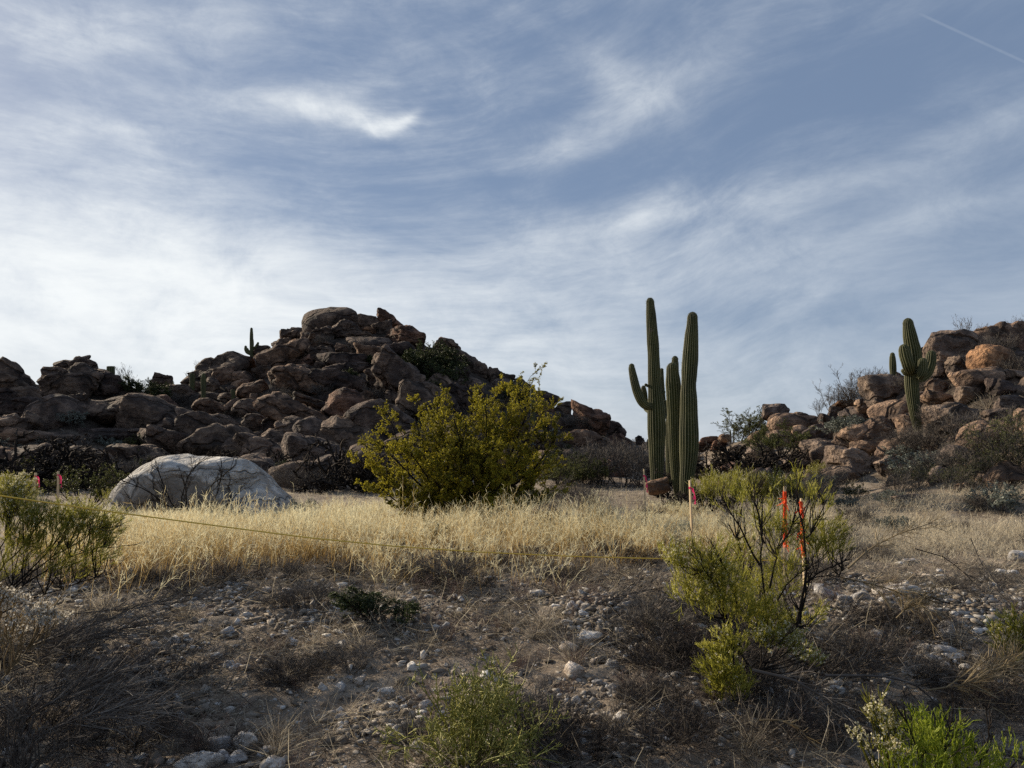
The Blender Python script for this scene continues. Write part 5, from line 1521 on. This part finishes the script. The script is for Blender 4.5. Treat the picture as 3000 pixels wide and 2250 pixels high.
for i, ((px, py), lab) in enumerate(BR):
    D = hit(px, py)
    pd = db.uniform(-1, 1)
    dead_branch('dead_brush', D, D + .2, [(px - 90, py + 10), (px - 20, py - 25), (px + 60, py - 50), (px + 130, py - 60 + 30 * pd)], 60, .38, 82 + i, lab, 'grey_twig', r0=.007, ang=34, up=.0, n2=4)
# left: long grey brush leaning right out of the corner
for i, (l, dd, lab) in enumerate([([(-20, 1990), (120, 1930), (260, 1860), (420, 1830)], 5.6, 'topmost long grey brush leaning right at the lower left'), ([(-20, 2080), (120, 2030), (240, 1990), (330, 1960)], 5.0, 'middle grey brush leaning right at the lower left'),
                              ([(60, 2110), (160, 2050), (260, 2010), (340, 2030)], 4.8, 'drooping grey brush above the bottom left corner'), ([(-20, 1900), (120, 1880), (250, 1840), (360, 1800)], 6.0, 'faint grey brush under the leaning green shrub'),
                              ([(40, 2190), (160, 2130), (280, 2090), (420, 2080)], 4.6, 'dark low brush near the bottom left corner'), ([(200, 1800), (300, 1790), (420, 1780), (560, 1740)], 6.8, 'grey brush along the lower left edge of the golden grass')]):
    dead_branch('dead_brush', dd, dd + .15, l, 50, .42, 95 + i, lab, 'grey_twig', r0=.006, ang=20, up=.0, n2=5)

# unseen bushes added outside the left edge to shade the slope's lower left
for (sx, sy, sh, kd, lab) in ((-4.4, 4.9, 1.5, 'dark', 'tall dark bush added unseen past the left edge for shade, the nearer one'), (-5.5, 5.0, 1.9, 'olive', 'tall olive bush added unseen past the left edge for shade, behind the dark one')):
    qx, qy, _ = project((sx, sy, h1(sx, sy)))
    veg(kd, qx, qy, sh * F / sy, .9, D=sy, label=lab)

# ------------------------------------------------------------------ grass and small ground cover (uncountable)
gr = np.random.default_rng(5)


def scatter(n, x0, x1, d0, d1, dens):
    """positions uniform over the trapezoid seen between two distances, thinned by a density function of (px, D, x, y)"""
    u = (gr.random(n) * (x1 - x0) + x0 - 1500) / F
    d = np.sqrt(gr.random(n) * (d1 ** 2 - d0 ** 2) + d0 ** 2)
    x, y = u * d, d
    keep = gr.random(n) < dens(1500 + F * u, d, x, y)
    return x[keep], y[keep]


def edge(px):
    return np.interp(px, [-200, 150, 300, 450, 700, 1000, 1250, 1400, 1600, 1750, 1950, 2150, 2300, 2600, 3200], [7.2, 7.2, 7.4, 7.6, 8.1, 8.5, 8.2, 8.6, 8.8, 8.6, 8.8, 9.0, 9.6, 10.5, 11])


def dens_main(px, d, x, y):
    e = edge(px)
    n = fbm(np.stack([x * .9, y * .9, 0 * x], -1), 3)
    n2 = vnoise(np.stack([x * 3.2, y * 3.2, 0 * x + 3], -1))
    a = sstep((d - e + .75 - 1.6 * n) / 2.4) * sstep((17.5 - d + 2 * n) / 3.0)
    a = a * sstep((px - 40) / 260) * (1 - 0.85 * sstep((px - 2020) / 260))
    return a * np.clip(0.55 + 0.9 * n + 0.9 * n2, 0.03, 1)


def grass(name, n, x0, x1, d0, d1, dens, h, w, mat, label, heads=0, lean=.22, vb=(.25, .6), droop=-.10):
    x, y = scatter(n, x0, x1, d0, d1, dens)
    # pull stems together into tussocks
    cx, cy = np.round(x / .16 + .3 * np.sin(y * 9)) * .16, np.round(y / .16 + .3 * np.sin(x * 7)) * .16
    x = x + (cx - x) * .45; y = y + (cy - y) * .45
    z = H(x, y)
    m = len(x)
    P = np.stack([x, y, z - .02], 1)
    tus = np.stack([_hash((cx * 100).astype(int), (cy * 100).astype(int), 0 * cx.astype(int)), _hash((cx * 100).astype(int) + 5, (cy * 100).astype(int), 0 * cx.astype(int)) * 0 + _hash((cy * 100).astype(int), (cx * 100).astype(int) + 9, 0 * cx.astype(int))], 1)
    hn = fbm(np.stack([x * .8, y * .8, 0 * x + 8], -1), 3)
    L = h * (0.88 + 0.5 * hn + 0.75 * (tus[:, 0] - .5)) * np.clip(.5 + .5 * (y - edge(1500 + F * x / y)) / 1.6, .42, 1)
    pxx = 1500 + F * x / y
    L = L * (1 - np.clip((y - 9.8) / 3.5, 0, 1) * np.interp(pxx, [900, 1300, 1500, 1760, 1900, 2150, 2250], [.56, .38, .10, .20, .62, .62, .3])) * gr.uniform(.65, 1.15, m)
    out = np.stack([x - cx, y - cy, 0 * x], 1) * 2.2
    D = norm(out + gr.normal(0, lean, (m, 3)) * [1, 1, .3] + np.stack([0.10 + .3 * (tus[:, 1] - .5), -0.04 + 0 * x, 1 + 0 * x], 1))
    pts = grow(P, D, L, 4, .07, droop, gr)
    mb = MB()
    bv = np.clip(gr.normal(0, .10 if mat == 'grass' else .22, m) + .26 * hn + .24 * (tus[:, 1] - .5), -.45, .45)
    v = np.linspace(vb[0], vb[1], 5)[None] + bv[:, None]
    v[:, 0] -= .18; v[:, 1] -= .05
    strips(mb, pts, np.array([w, w, w * .8, w * .6, w * .35]), v=v, r=gr)
    if heads:
        q, d_, pl, t = spawn(pts, heads, .60, 1.0, 30, gr)
        hd = grow(q, d_, gr.uniform(.04, .12, len(q)), 2, .35, -.06, gr)
        strips(mb, hd, np.array([w * .55, w * .7, w * .2]), v=np.clip(gr.normal(.90, .12, len(q)) + np.repeat(bv, heads) * .5, 0, 1), r=gr)
    o = mb.obj(name, M[mat])
    tag(o, label, 'grass', kind='stuff')
    print(name, m)
    return o


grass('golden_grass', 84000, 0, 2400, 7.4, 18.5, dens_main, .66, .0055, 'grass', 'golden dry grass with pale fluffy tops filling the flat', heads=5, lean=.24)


def dens_short(px, d, x, y):
    n = fbm(np.stack([x * 1.6, y * 1.6, 0 * x + 4], -1), 3)
    right = sstep((px - 1900) / 400)
    a = np.clip(.35 + .9 * n, 0, 1)
    e = edge(px)
    fr = sstep((d - e + .9 + .9 * n) / .8)            # fringe in front of the tall grass
    sparse = 0.03 + 0.30 * sstep((n - .02) / .3) * sstep((d - 3.6) / 2.5) + .45 * sstep((d - 12) / 3) * np.clip(.6 + n, 0, 1)
    return np.clip(np.maximum(fr * a * (.45 + .55 * right), sparse), 0, 1) * sstep((30 - d) / 6)


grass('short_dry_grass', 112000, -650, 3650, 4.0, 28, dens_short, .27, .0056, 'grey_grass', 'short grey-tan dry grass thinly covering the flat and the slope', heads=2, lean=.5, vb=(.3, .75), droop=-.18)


def dens_right(px, d, x, y):
    n = fbm(np.stack([x * .9, y * .9, 0 * x + 14], -1), 3)
    return np.clip(.5 + .9 * n, 0, 1) * sstep((px - 2050) / 250) * sstep((d - 9.2 - .8 * n) / .8) * sstep((20 - d) / 4)


grass('tan_grass', 46000, 2050, 3600, 8.8, 20, dens_right, .36, .0055, 'grey_grass', 'shorter tan dry grass at the foot of the right hill', heads=3, lean=.35, vb=(.3, .8), droop=-.14)

# dry litter: straws and twig scraps lying on the slope
def dens_l(px, d, x, y):
    n = fbm(np.stack([x * 2.2, y * 2.2, 0 * x + 24], -1), 3)
    return np.clip(.35 + .9 * n, .03, 1)


x, y = scatter(80000, -500, 3500, 3.6, 9.8, dens_l)
m = len(x)
P = np.stack([x, y, H(x, y) + gr.uniform(0.0, .05, m)], 1)
D = norm(np.stack([gr.normal(0, 1, m), gr.normal(0, .7, m), gr.normal(.25, .4, m)], 1))
lm = MB()
strips(lm, grow(P, D, gr.uniform(.05, .32, m), 3, .18, -.08, gr), np.array([.0042, .004, .0032, .0016]), v=np.clip(gr.normal(.38, .30, m), 0, 1), r=gr)
tag(lm.obj('dry_litter', M['grey_grass']), 'dry straws and twig scraps lying over the stony slope', 'litter', kind='stuff')

# gravel: small low-poly stones, uncountable
dirs, fc = ico(1)
def dens_g(px, d, x, y):
    n = fbm(np.stack([x * 1.3, y * 1.3, 0 * x + 31], -1), 3)
    mound = np.exp(-((x - .95) / .45) ** 2 - ((y - 7.2) / .6) ** 2) + np.exp(-((x - 4.3) / 1.5) ** 2 - ((y - 7.3) / 1.1) ** 2)
    strip = np.exp(-((x - .45 - .12 * (y - 4.5)) / .35) ** 2) + .8 * np.exp(-((x + 1.0 - .2 * (y - 5)) / .45) ** 2 - ((y - 5.2) / .9) ** 2)
    return np.clip(.07 + .34 * sstep((n + .05) / .8) + .8 * mound + .5 * strip * sstep((n + .5)), .02, 1) * sstep((9.5 - d) / 1.0)


x, y = scatter(170000, -500, 3500, 3.6, 9.8, dens_g)
m = len(x)
s = .0075 * (5.6 ** (gr.random(m) ** 1.8)) * gr.uniform(.7, 1.2, m)
sc3 = np.stack([s * gr.uniform(.7, 1.7, m), s * gr.uniform(.6, 1.2, m), s * gr.uniform(.35, .9, m)], 1)
V = dirs[None] * (1 + gr.normal(0, .36, (m, len(dirs), 1))) * sc3[:, None]
a = gr.uniform(0, 6.28, m); ca, sa = np.cos(a)[:, None], np.sin(a)[:, None]
V = np.stack([V[..., 0] * ca - V[..., 1] * sa, V[..., 0] * sa + V[..., 1] * ca, V[..., 2]], -1)
V = V + np.stack([x, y, H(x, y) + s * .3], 1)[:, None]
gmb = MB()
gmb.add(V.reshape(-1, 3), tris=(np.arange(m)[:, None, None] * len(dirs) + fc[None]).reshape(-1, 3), v=np.repeat(gr.random(m), len(dirs)))
mt, g, out = new_mat('gravel')
col = g.ramp(attr_v(g), [(0, (.11, .084, .062)), (.5, (.24, .198, .155)), (.82, (.41, .37, .32)), (1, (.74, .72, .69))])
col = g.mix(g.noise(g.new('ShaderNodeTexCoord').outputs['Object'], 90, 4), g.mix(.5, col, (.1, .085, .07)), col)
g.link(bsdf(g, col, .9, .2), out.inputs[0])
M['gravel'] = mt
tag(gmb.obj('gravel', mt, smooth=False), 'fine grey and tan gravel strewn over the slope', 'gravel', kind='stuff')

# ------------------------------------------------------------------ loose stones one can count
ST = [  # px, py, w, h, rot, shape, tone, label, short
 (725, 2175, 66, 78, 30, 'f', 'l', 'upright pale wedge-shaped stone near the bottom left', 'pale upright wedge stone'), (640, 2195, 72, 56, 0, 'f', 'g', 'rough grey stone left of the upright wedge stone', None),
 (590, 2240, 130, 60, 5, 'f', 'l', 'widest grey stone at the bottom edge, lower left', 'widest grey bottom stone'), (780, 2208, 56, 30, 0, 'f', 'g'), (655, 2220, 40, 44, 0, 'f', 'g'), (700, 2235, 56, 40, 0, 'f', 'g'), (800, 2245, 60, 34, 0, 'f', 'l'),
 (1665, 1903, 56, 30, 0, 'r', 't', 'smooth cream oval stone right of the thorny bush', 'smooth cream oval stone'), (1617, 1908, 26, 24, 0, 'r', 't'), (1730, 1872, 70, 30, -6, 's', 'l', 'flat light stone up right of the cream oval one', None),
 (1682, 1972, 52, 46, -35, 'f', 't', 'cream tilted stone below the cream oval one', 'cream tilted stone'), (1510, 1846, 24, 20, 0, 'r', 't'), (1795, 1952, 44, 26, -20, 's', 'l'), (1818, 2108, 62, 46, 0, 'f', 'l', 'pale grey rounded block low on the slope right of the thorny bush', 'pale block right of the thorny bush'),
 (1800, 2022, 48, 32, -15, 'f', 'g'), (1685, 2060, 34, 24, 0, 'f', 'l'), (1660, 2058, 20, 18, 0, 'f', 'g'), (1672, 1778, 36, 34, 0, 'f', 'l', 'white angular stone at the foot of the rubble mound', 'white stone at the mound foot'), (1715, 1782, 32, 26, 0, 'f', 'l'),
 (1660, 1750, 34, 14, 10, 's', 'l'), (1705, 1742, 26, 34, 0, 'f', 'l'), (1570, 1742, 44, 20, 5, 's', 'l'), (1588, 1695, 38, 16, 0, 's', 'l'), (1640, 1665, 34, 14, 20, 's', 'l'), (1670, 1655, 30, 18, 0, 'f', 'l'), (1530, 1800, 18, 10, 0, 'r', 't'), (1432, 1762, 34, 16, 10, 'f', 't'),
 (1530, 1753, 20, 14, 0, 'r', 't'), (1628, 1778, 30, 18, 0, 'f', 'l'), (1317, 1782, 26, 10, 0, 's', 'l'), (1210, 1962, 40, 36, 20, 'f', 'l', 'pale stone at the upper left of the thorny bush', 'pale stone up left of the thorny bush'), (1242, 1925, 22, 30, 0, 'f', 'l'),
 (1130, 2030, 56, 14, 5, 's', 'l', 'thin flat whitish stone left of the thorny bush', 'thin flat whitish stone'), (1100, 2062, 36, 20, 10, 'f', 'g'), (1055, 1997, 38, 20, 15, 'f', 't'), (950, 2025, 34, 26, -20, 'f', 'l'), (995, 2025, 40, 34, -30, 'f', 'g'), (968, 1988, 26, 14, 0, 'f', 'l'), (1020, 1995, 30, 20, 0, 'f', 'g'),
 (975, 2090, 34, 20, 15, 'f', 't'), (1000, 2102, 38, 20, 0, 'f', 'g'), (1222, 2202, 44, 36, 40, 'f', 'l', 'pale slanted stone just left of the thorny bush foot', None), (1362, 2232, 36, 40, 0, 'f', 'g'), (1175, 2160, 60, 30, 15, 'f', 'g'), (1270, 2170, 24, 18, 0, 'f', 'l'),
 (960, 1842, 32, 18, 0, 'f', 'l'), (1190, 1870, 20, 20, 30, 'f', 'l'), (925, 1918, 34, 18, 0, 'f', 'l'), (1325, 1870, 16, 16, 0, 'f', 'g'), (668, 1952, 34, 28, 0, 'f', 'g'), (860, 1882, 28, 24, 0, 'f', 'l'), (845, 1885, 24, 30, 0, 'f', 'l'), (700, 1955, 26, 18, 0, 'f', 'g'), (780, 1970, 34, 16, 0, 'f', 'l'),
 (2275, 1610, 0, 0, 0, 'f', 'l'),
 (1976, 1985, 50, 28, 5, 'f', 'l', 'white stone left of the drooping green shrub', 'white stone left of the drooping shrub'), (1925, 2062, 40, 26, 0, 'f', 'g'), (2430, 1740, 78, 40, -10, 'f', 'g', 'angular blue-grey rock just right of the dark forked trunk', 'angular rock beside the forked trunk'),
 (2390, 1722, 50, 26, 10, 'f', 'l'), (2520, 1750, 50, 34, 0, 'f', 'g'), (2475, 1762, 40, 30, 0, 'f', 'g'), (2640, 1728, 110, 34, 4, 's', 'l', 'long flat weathered grey rock in the right rubble', 'long flat weathered rock'), (2585, 1740, 50, 30, 0, 'f', 'l'), (2610, 1765, 60, 26, 0, 'f', 'g'),
 (2720, 1800, 50, 28, 0, 'f', 't'), (2770, 1862, 60, 60, 20, 'f', 'g', 'tall blue-grey wedge rock on the right slope', 'blue-grey wedge rock'), (2705, 1898, 44, 26, 0, 'f', 'l'), (2765, 1905, 70, 26, -5, 's', 'g'), (2740, 1930, 50, 34, -30, 'f', 'g'), (2790, 1930, 60, 18, 0, 's', 'l'), (2865, 1918, 24, 22, 0, 'f', 'l'),
 (2655, 1845, 50, 20, 0, 'f', 'l'), (2690, 1860, 36, 16, 0, 's', 'l'), (2932, 1676, 46, 20, 0, 'f', 'l', 'brightest white stone in the rubble near the right edge', 'bright white rubble stone'), (2968, 1680, 34, 22, 0, 'f', 'l'), (2900, 1715, 50, 22, 0, 'f', 'l'), (2880, 1700, 40, 24, 0, 'f', 'l'), (2980, 1762, 36, 14, 0, 's', 'l'),
 (2640, 1650, 30, 14, 0, 'r', 'l'), (2665, 1645, 40, 16, 0, 'f', 't'), (2715, 1688, 34, 12, 0, 's', 't'), (2750, 1672, 24, 14, 0, 'f', 'l'), (2840, 1735, 44, 20, 0, 'f', 'l'), (2980, 1628, 60, 34, 0, 'f', 'g', 'grey rock at the right edge above the white rubble', None), (2985, 1528, 20, 10, 0, 'f', 'l'), (2785, 1762, 36, 14, 0, 's', 'g'),
 (2600, 2000, 36, 18, 0, 'f', 'g'), (2660, 1972, 50, 20, 0, 'f', 'l'), (2990, 1958, 30, 14, 0, 'f', 'l'), (2560, 2080, 0, 0, 0, 'f', 'l'),
]


def SP(r):
    n = norm(np.concatenate([np.array([[1, 0, 0], [-1, 0, 0], [0, 1, 0], [0, -1, 0], [0, 0, 1], [0, 0, -1]]) + r.normal(0, .35, (6, 3)), r.normal(size=(7, 3))]))
    return np.concatenate([n, np.concatenate([r.uniform(.75, 1.1, 6), r.uniform(.6, .95, 7)])[:, None]], 1)


def stone(px, py, w, h, rot, kd, tn, label=None, short=None, r=rng, sub=3):
    D = hit(px, py + h * .3)
    if D is None or D > 16: return
    place_stone(px, py, D, w * D / F, h * D / F, rot, kd, tn, label, short, r, sub)


def place_stone(px, py, D, wm, hm, rot, kd, tn, label, short, r, sub):
    V, faces = boulder_verts(wm, hm, .8 * wm, kd, rot, r, sub, .5, SP(r) if kd == 'f' else None)
    mb = MB(); mb.add(V, tris=faces)
    o = mb.obj('stone', M['stone'], smooth=False)
    p = at(px, py, D)
    o.location = (p[0], p[1], h1(p[0], p[1]) + hm * .22)
    o.color = (*TONE[tn][0], 1)
    o['category'] = 'stone'; o['group'] = GST
    if label: o['label'] = label
    else: reg(o, 'stone', px, py, '%s %s' % ({'t': 'tan', 'l': 'pale', 'g': 'grey', 'm': 'brownish'}[tn], {'r': 'rounded', 'f': 'angular', 's': 'flat'}[kd]), GST)
    if short: LAND.append((short, px, py))


GST = 'loose stones on the slope'
s0 = np.random.default_rng(70)
for q in ST:
    if q[2] == 0: continue
    stone(*q[:7], label=q[7] if len(q) > 7 else None, short=q[8] if len(q) > 8 else None, r=s0)
x, y = scatter(9000, -20, 3020, 4.2, 9.2, lambda px, d, x, y: dens_g(px, d, x, y) * .9)
cnt = 0
for xx, yy in zip(x, y):
    if cnt >= 215: break
    s = .04 * (3.3 ** (s0.random() ** 1.4))
    zz = h1(xx, yy)
    px, py, _ = project((xx, yy, zz))
    if not (0 < px < 3000 and py < 2260): continue
    tn = s0.choice(['l', 'g', 't', 'm'], p=[.4, .3, .2, .1]); kd = s0.choice(['f', 'r', 's'], p=[.6, .2, .2])
    place_stone(px, py, yy, s, s * s0.uniform(.4, .75), s0.normal(0, 20), kd, tn, None, None, s0, 3)
    cnt += 1

# weeds and tufts on the slope
w0 = np.random.default_rng(90)
def fg_veg(n, kind, hm, hsd, d0, d1, wide=1.0):
    made = 0
    while made < n:
        D = math.sqrt(w0.uniform(d0 ** 2, d1 ** 2)); px = w0.uniform(-20, 3020)
        x = (px - 1500) / F * D
        z = h1(x, D); qx, qy, _ = project((x, D, z))
        hh = max(.08, w0.normal(hm, hsd))
        veg(kind, qx, qy, hh * F / D, wide, D=D); made += 1


fg_veg(80, 'weed', .17, .06, 4.2, 8.4, 1.5)
fg_veg(110, 'tuft', .20, .06, 4.2, 9.2, 1.3)
fg_veg(24, 'bare', .26, .06, 4.6, 8.8, 1.6)
for (x0, x1, y0, y1, n, hh) in ((-20, 560, 1900, 2240, 10, .30), (600, 950, 1980, 2230, 6, .22), (1830, 2480, 1680, 1980, 16, .24), (1850, 2600, 1980, 2240, 16, .28), (2550, 3000, 1960, 2200, 9, .26), (1380, 1800, 2080, 2240, 5, .20), (350, 1700, 1690, 1790, 12, .20), (2300, 2900, 1800, 1950, 6, .2)):
    for _ in range(int(n * .5 + .5)):
        px, py = w0.uniform(x0, x1), w0.uniform(y0, y1)
        D = hit(px, py)
        veg('brush', px, py, max(.1, w0.normal(hh, hh * .25)) * F / D, 1.5, D=D)

# ------------------------------------------------------------------ survey stakes, flagging and the rope
def plain_mat(name, col, rough=.6, trans=0.0, nz=0.15, sc=30.0):
    m, g, out = new_mat(name)
    p = g.new('ShaderNodeTexCoord').outputs['Object']
    n = g.noise(g.vmath('MULTIPLY', p, (1.0, 1.0, .12)), sc, 5)
    c = g.mix(g.math('MULTIPLY', n, nz * 2), col, tuple(v * .45 for v in col))
    b = bsdf(g, c, rough, .3)
    if trans:
        t = g.new('ShaderNodeBsdfTranslucent'); g.link(c, t.inputs[0])
        mx = g.new('ShaderNodeMixShader'); mx.inputs[0].default_value = trans
        g.link(b, mx.inputs[1]); g.link(t.outputs[0], mx.inputs[2]); g.link(mx.outputs[0], out.inputs[0])
    else: g.link(b, out.inputs[0])
    return m


M['lath'] = plain_mat('raw_pine_lath', (.74, .56, .34), .75, 0, .35)
M['pink'] = plain_mat('pink_flagging', (.90, .06, .20), .45, .35, .05)
M['orange'] = plain_mat('orange_flagging', (.95, .10, .015), .45, .3, .12)
M['rope'] = plain_mat('yellow_rope', (.95, .62, .10), .6, 0, .2, 60)


def stake(D, px, ytop, ybase, wm, label, tape, lean=0.0, wrap=None, seed=1, tail=.28, rot=.3):
    r = np.random.default_rng(seed)
    top = at(px, ytop, D)
    bx = at(px + lean, ybase, D); g_ = h1(bx[0], bx[1]); base = np.array([bx[0], bx[1], g_ - .02])
    e = empty('survey_stake', base)
    tag(e, label, 'stake', 'wooden survey stakes')
    ax = top - base; L = np.linalg.norm(ax); t = ax / L
    a = norm(np.cross(t, [sin(rot), cos(rot), 0])); b = np.cross(t, a)
    th = wm * .32; bv = .0015
    prof = [(-wm / 2 + bv, -th / 2), (wm / 2 - bv, -th / 2), (wm / 2, -th / 2 + bv), (wm / 2, th / 2 - bv), (wm / 2 - bv, th / 2), (-wm / 2 + bv, th / 2), (-wm / 2, th / 2 - bv), (-wm / 2, -th / 2 + bv)]
    rings = []
    for f, s in ((0, 1), (.33, 1), (.66, 1), (.992, 1), (1.0, .85)):
        rings.append([t * L * f + (a * u + b * w_) * s for u, w_ in prof])
    V = np.array(rings).reshape(-1, 3); n = 8
    Q = [(i * n + j, i * n + (j + 1) % n, (i + 1) * n + (j + 1) % n, (i + 1) * n + j) for i in range(4) for j in range(n)]
    mb = MB(); mb.add(V, Q); mb.add(np.concatenate([V[-n:], [t * L]]), tris=[(j, (j + 1) % n, n) for j in range(n)])
    mb.obj('post', M['lath'], e, smooth=False)
    tm = MB()
    if wrap:
        # long tape wound round the lath from one height to another, with loose ragged loops
        f0, f1, turns = wrap
        k = turns * 14
        sgm = np.linspace(0, 1, k)
        ang = sgm * turns * 2 * pi
        rad = wm * .62 * (1 + .35 * np.abs(vnoise(np.stack([ang * .7, 0 * ang, 0 * ang + seed], -1))))
        c = t[None] * (L * (f1 + (f0 - f1) * sgm))[:, None] + a[None] * (rad * np.cos(ang))[:, None] + b[None] * (rad * .75 * np.sin(ang))[:, None]
        hw = .016 * (1 + .5 * vnoise(np.stack([ang * .9, 0 * ang + 9, 0 * ang], -1)))[:, None]
        V = np.stack([c - t[None] * hw, c + t[None] * hw], 1).reshape(-1, 3)
        tm.add(V, [(2 * i, 2 * i + 1, 2 * i + 3, 2 * i + 2) for i in range(k - 1)])
        P = t * (L * r.uniform(min(f0, f1), max(f0, f1), 40))[:, None] + r.normal(0, wm * .45, (40, 3))
        strips(tm, grow(P, norm(r.normal(size=(40, 3)) + [0, 0, -1.2]), r.uniform(.04, .10, 40), 3, .3, -.2, r), np.array([.012, .014, .011, .005]), r=r)
    else:
        f = .90
        k = 14; ang = np.linspace(0, 2 * pi, k)
        c = t[None] * (L * f) + a[None] * (wm * .56 * np.cos(ang))[:, None] + b[None] * (wm * .30 * np.sin(ang))[:, None]
        V = np.stack([c - t * .014, c + t * .016], 1).reshape(-1, 3)
        tm.add(V, [(2 * i, 2 * i + 1, 2 * i + 3, 2 * i + 2) for i in range(k - 1)])
        for q, (ln, dx) in enumerate(((tail, .20), (tail * .7, .12))):
            s0_ = t * (L * f) + np.array([wm * .5, -wm * .35 - .005 * q, 0])
            kk = 9; sg = np.linspace(0, 1, kk)
            right = np.array([1.0, 0, 0])
            c = s0_[None] + right[None] * (wm * (.5 + dx * 4) * np.sin(sg * 2.2))[:, None] + np.array([0, 0, -1.0])[None] * (ln * sg)[:, None] + np.array([0, 1, 0])[None] * (.012 * np.sin(sg * 9 + q))[:, None]
            w_ = right[None] * (wm * .55 * (.55 + .45 * np.cos(sg * 5 + q)))[:, None] + np.array([0, 1, 0])[None] * (.010 * np.sin(sg * 5))[:, None]
            V = np.stack([c - w_, c + w_], 1).reshape(-1, 3)
            tm.add(V, [(2 * i, 2 * i + 1, 2 * i + 3, 2 * i + 2) for i in range(kk - 1)])
    tm.obj('flagging_tape', M[tape], e)
    return e


stake(13.2, 1886, 1374, 1545, .030, 'thinner wooden stake with pink ribbon, left of the fat cactus pair', 'pink', lean=7, seed=1, rot=.9)
stake(10.6, 2021, 1407, 1600, .037, 'wooden stake with bright pink ribbon in front of the thick cactus', 'pink', lean=8, seed=2, rot=.9, tail=.22)
stake(21.0, 105, 1385, 1450, .075, 'wooden stake with pink ribbon behind the left edge shrub', 'pink', lean=-6, seed=3, tail=.3)
stake(19.0, 171, 1380, 1450, .06, 'more distant stake with pink ribbon, right of the other left one', 'pink', seed=4, tail=.3)
stake(8.3, 2299, 1425, 1765, .028, 'stake wrapped in orange tape, left one of the orange pair', 'orange', lean=3, wrap=(.40, .94, 17), seed=5, rot=.5)
stake(7.7, 2347, 1460, 1800, .026, 'stake wrapped in orange tape, right one of the orange pair', 'orange', lean=12, wrap=(.44, .965, 14), seed=6, rot=1.1)
LAND.append(('orange-taped stakes', 2320, 1540))
rp = [(-260, 1415, 5.6), (0, 1452, 6.2), (330, 1500, 6.6), (700, 1549, 7.0), (900, 1575, 7.2), (1150, 1600, 7.5), (1397, 1617, 7.8), (1650, 1629, 8.0), (1900, 1636, 8.1), (2100, 1640, 8.2), (2299, 1642, 8.28)]
pp = resample(np.array([at(*q) for q in rp]), 90)
rb = MB()
b0 = pp[0].copy()
prisms(rb, (pp - b0)[None], np.full(90, .0062), v=np.array([.5]), sides=6)
o = rb.obj('rope', M['rope']); o.location = b0
tag(o, 'thin yellow rope stretched across the golden grass from the left edge', 'rope')

# ------------------------------------------------------------------ labels for the things without one of their own
def auto_labels():
    groups = {}
    for e in REG:
        best = None
        for sname, lx, ly in LAND:
            dx, dy = e['px'] - lx, e['py'] - ly
            d = math.hypot(dx, dy)
            if d < 6: continue
            if best is None or d < best[0]: best = (d, sname, dx, dy)
        d, sname, dx, dy = best
        ang = math.degrees(math.atan2(-dy, dx)) % 360
        word = ['right of', 'upper right of', 'above', 'upper left of', 'left of', 'lower left of', 'below', 'lower right of'][int((ang + 22.5) // 45) % 8]
        groups.setdefault((e['noun'], sname, word), []).append((d, e))
    ORD = ['nearest', 'second nearest', 'third nearest', 'fourth nearest', 'fifth nearest', 'sixth nearest', 'seventh nearest', 'eighth nearest', 'ninth nearest', 'tenth nearest']
    for (noun, sname, word), lst in groups.items():
        lst.sort(key=lambda t: t[0])
        for i, (d, e) in enumerate(lst):
            o = ORD[min(i, 9)]
            if i > 9: o = '%dth nearest' % (i + 1)
            if len(lst) == 1: o = ''
            lab = ('%s %s %s the %s%s' % (e['adj'], noun, word, sname, ', ' + o if o else '')).strip()
            ws = lab.split()
            while len(ws) > 16 and len(e['adj'].split()) > 1:
                e['adj'] = ' '.join(e['adj'].split()[1:])
                lab = ('%s %s %s the %s%s' % (e['adj'], noun, word, sname, ', ' + o if o else '')).strip(); ws = lab.split()
            e['o']['label'] = lab
            if e['group']: e['o']['group'] = e['group']


auto_labels()
bpy.context.view_layer.update()
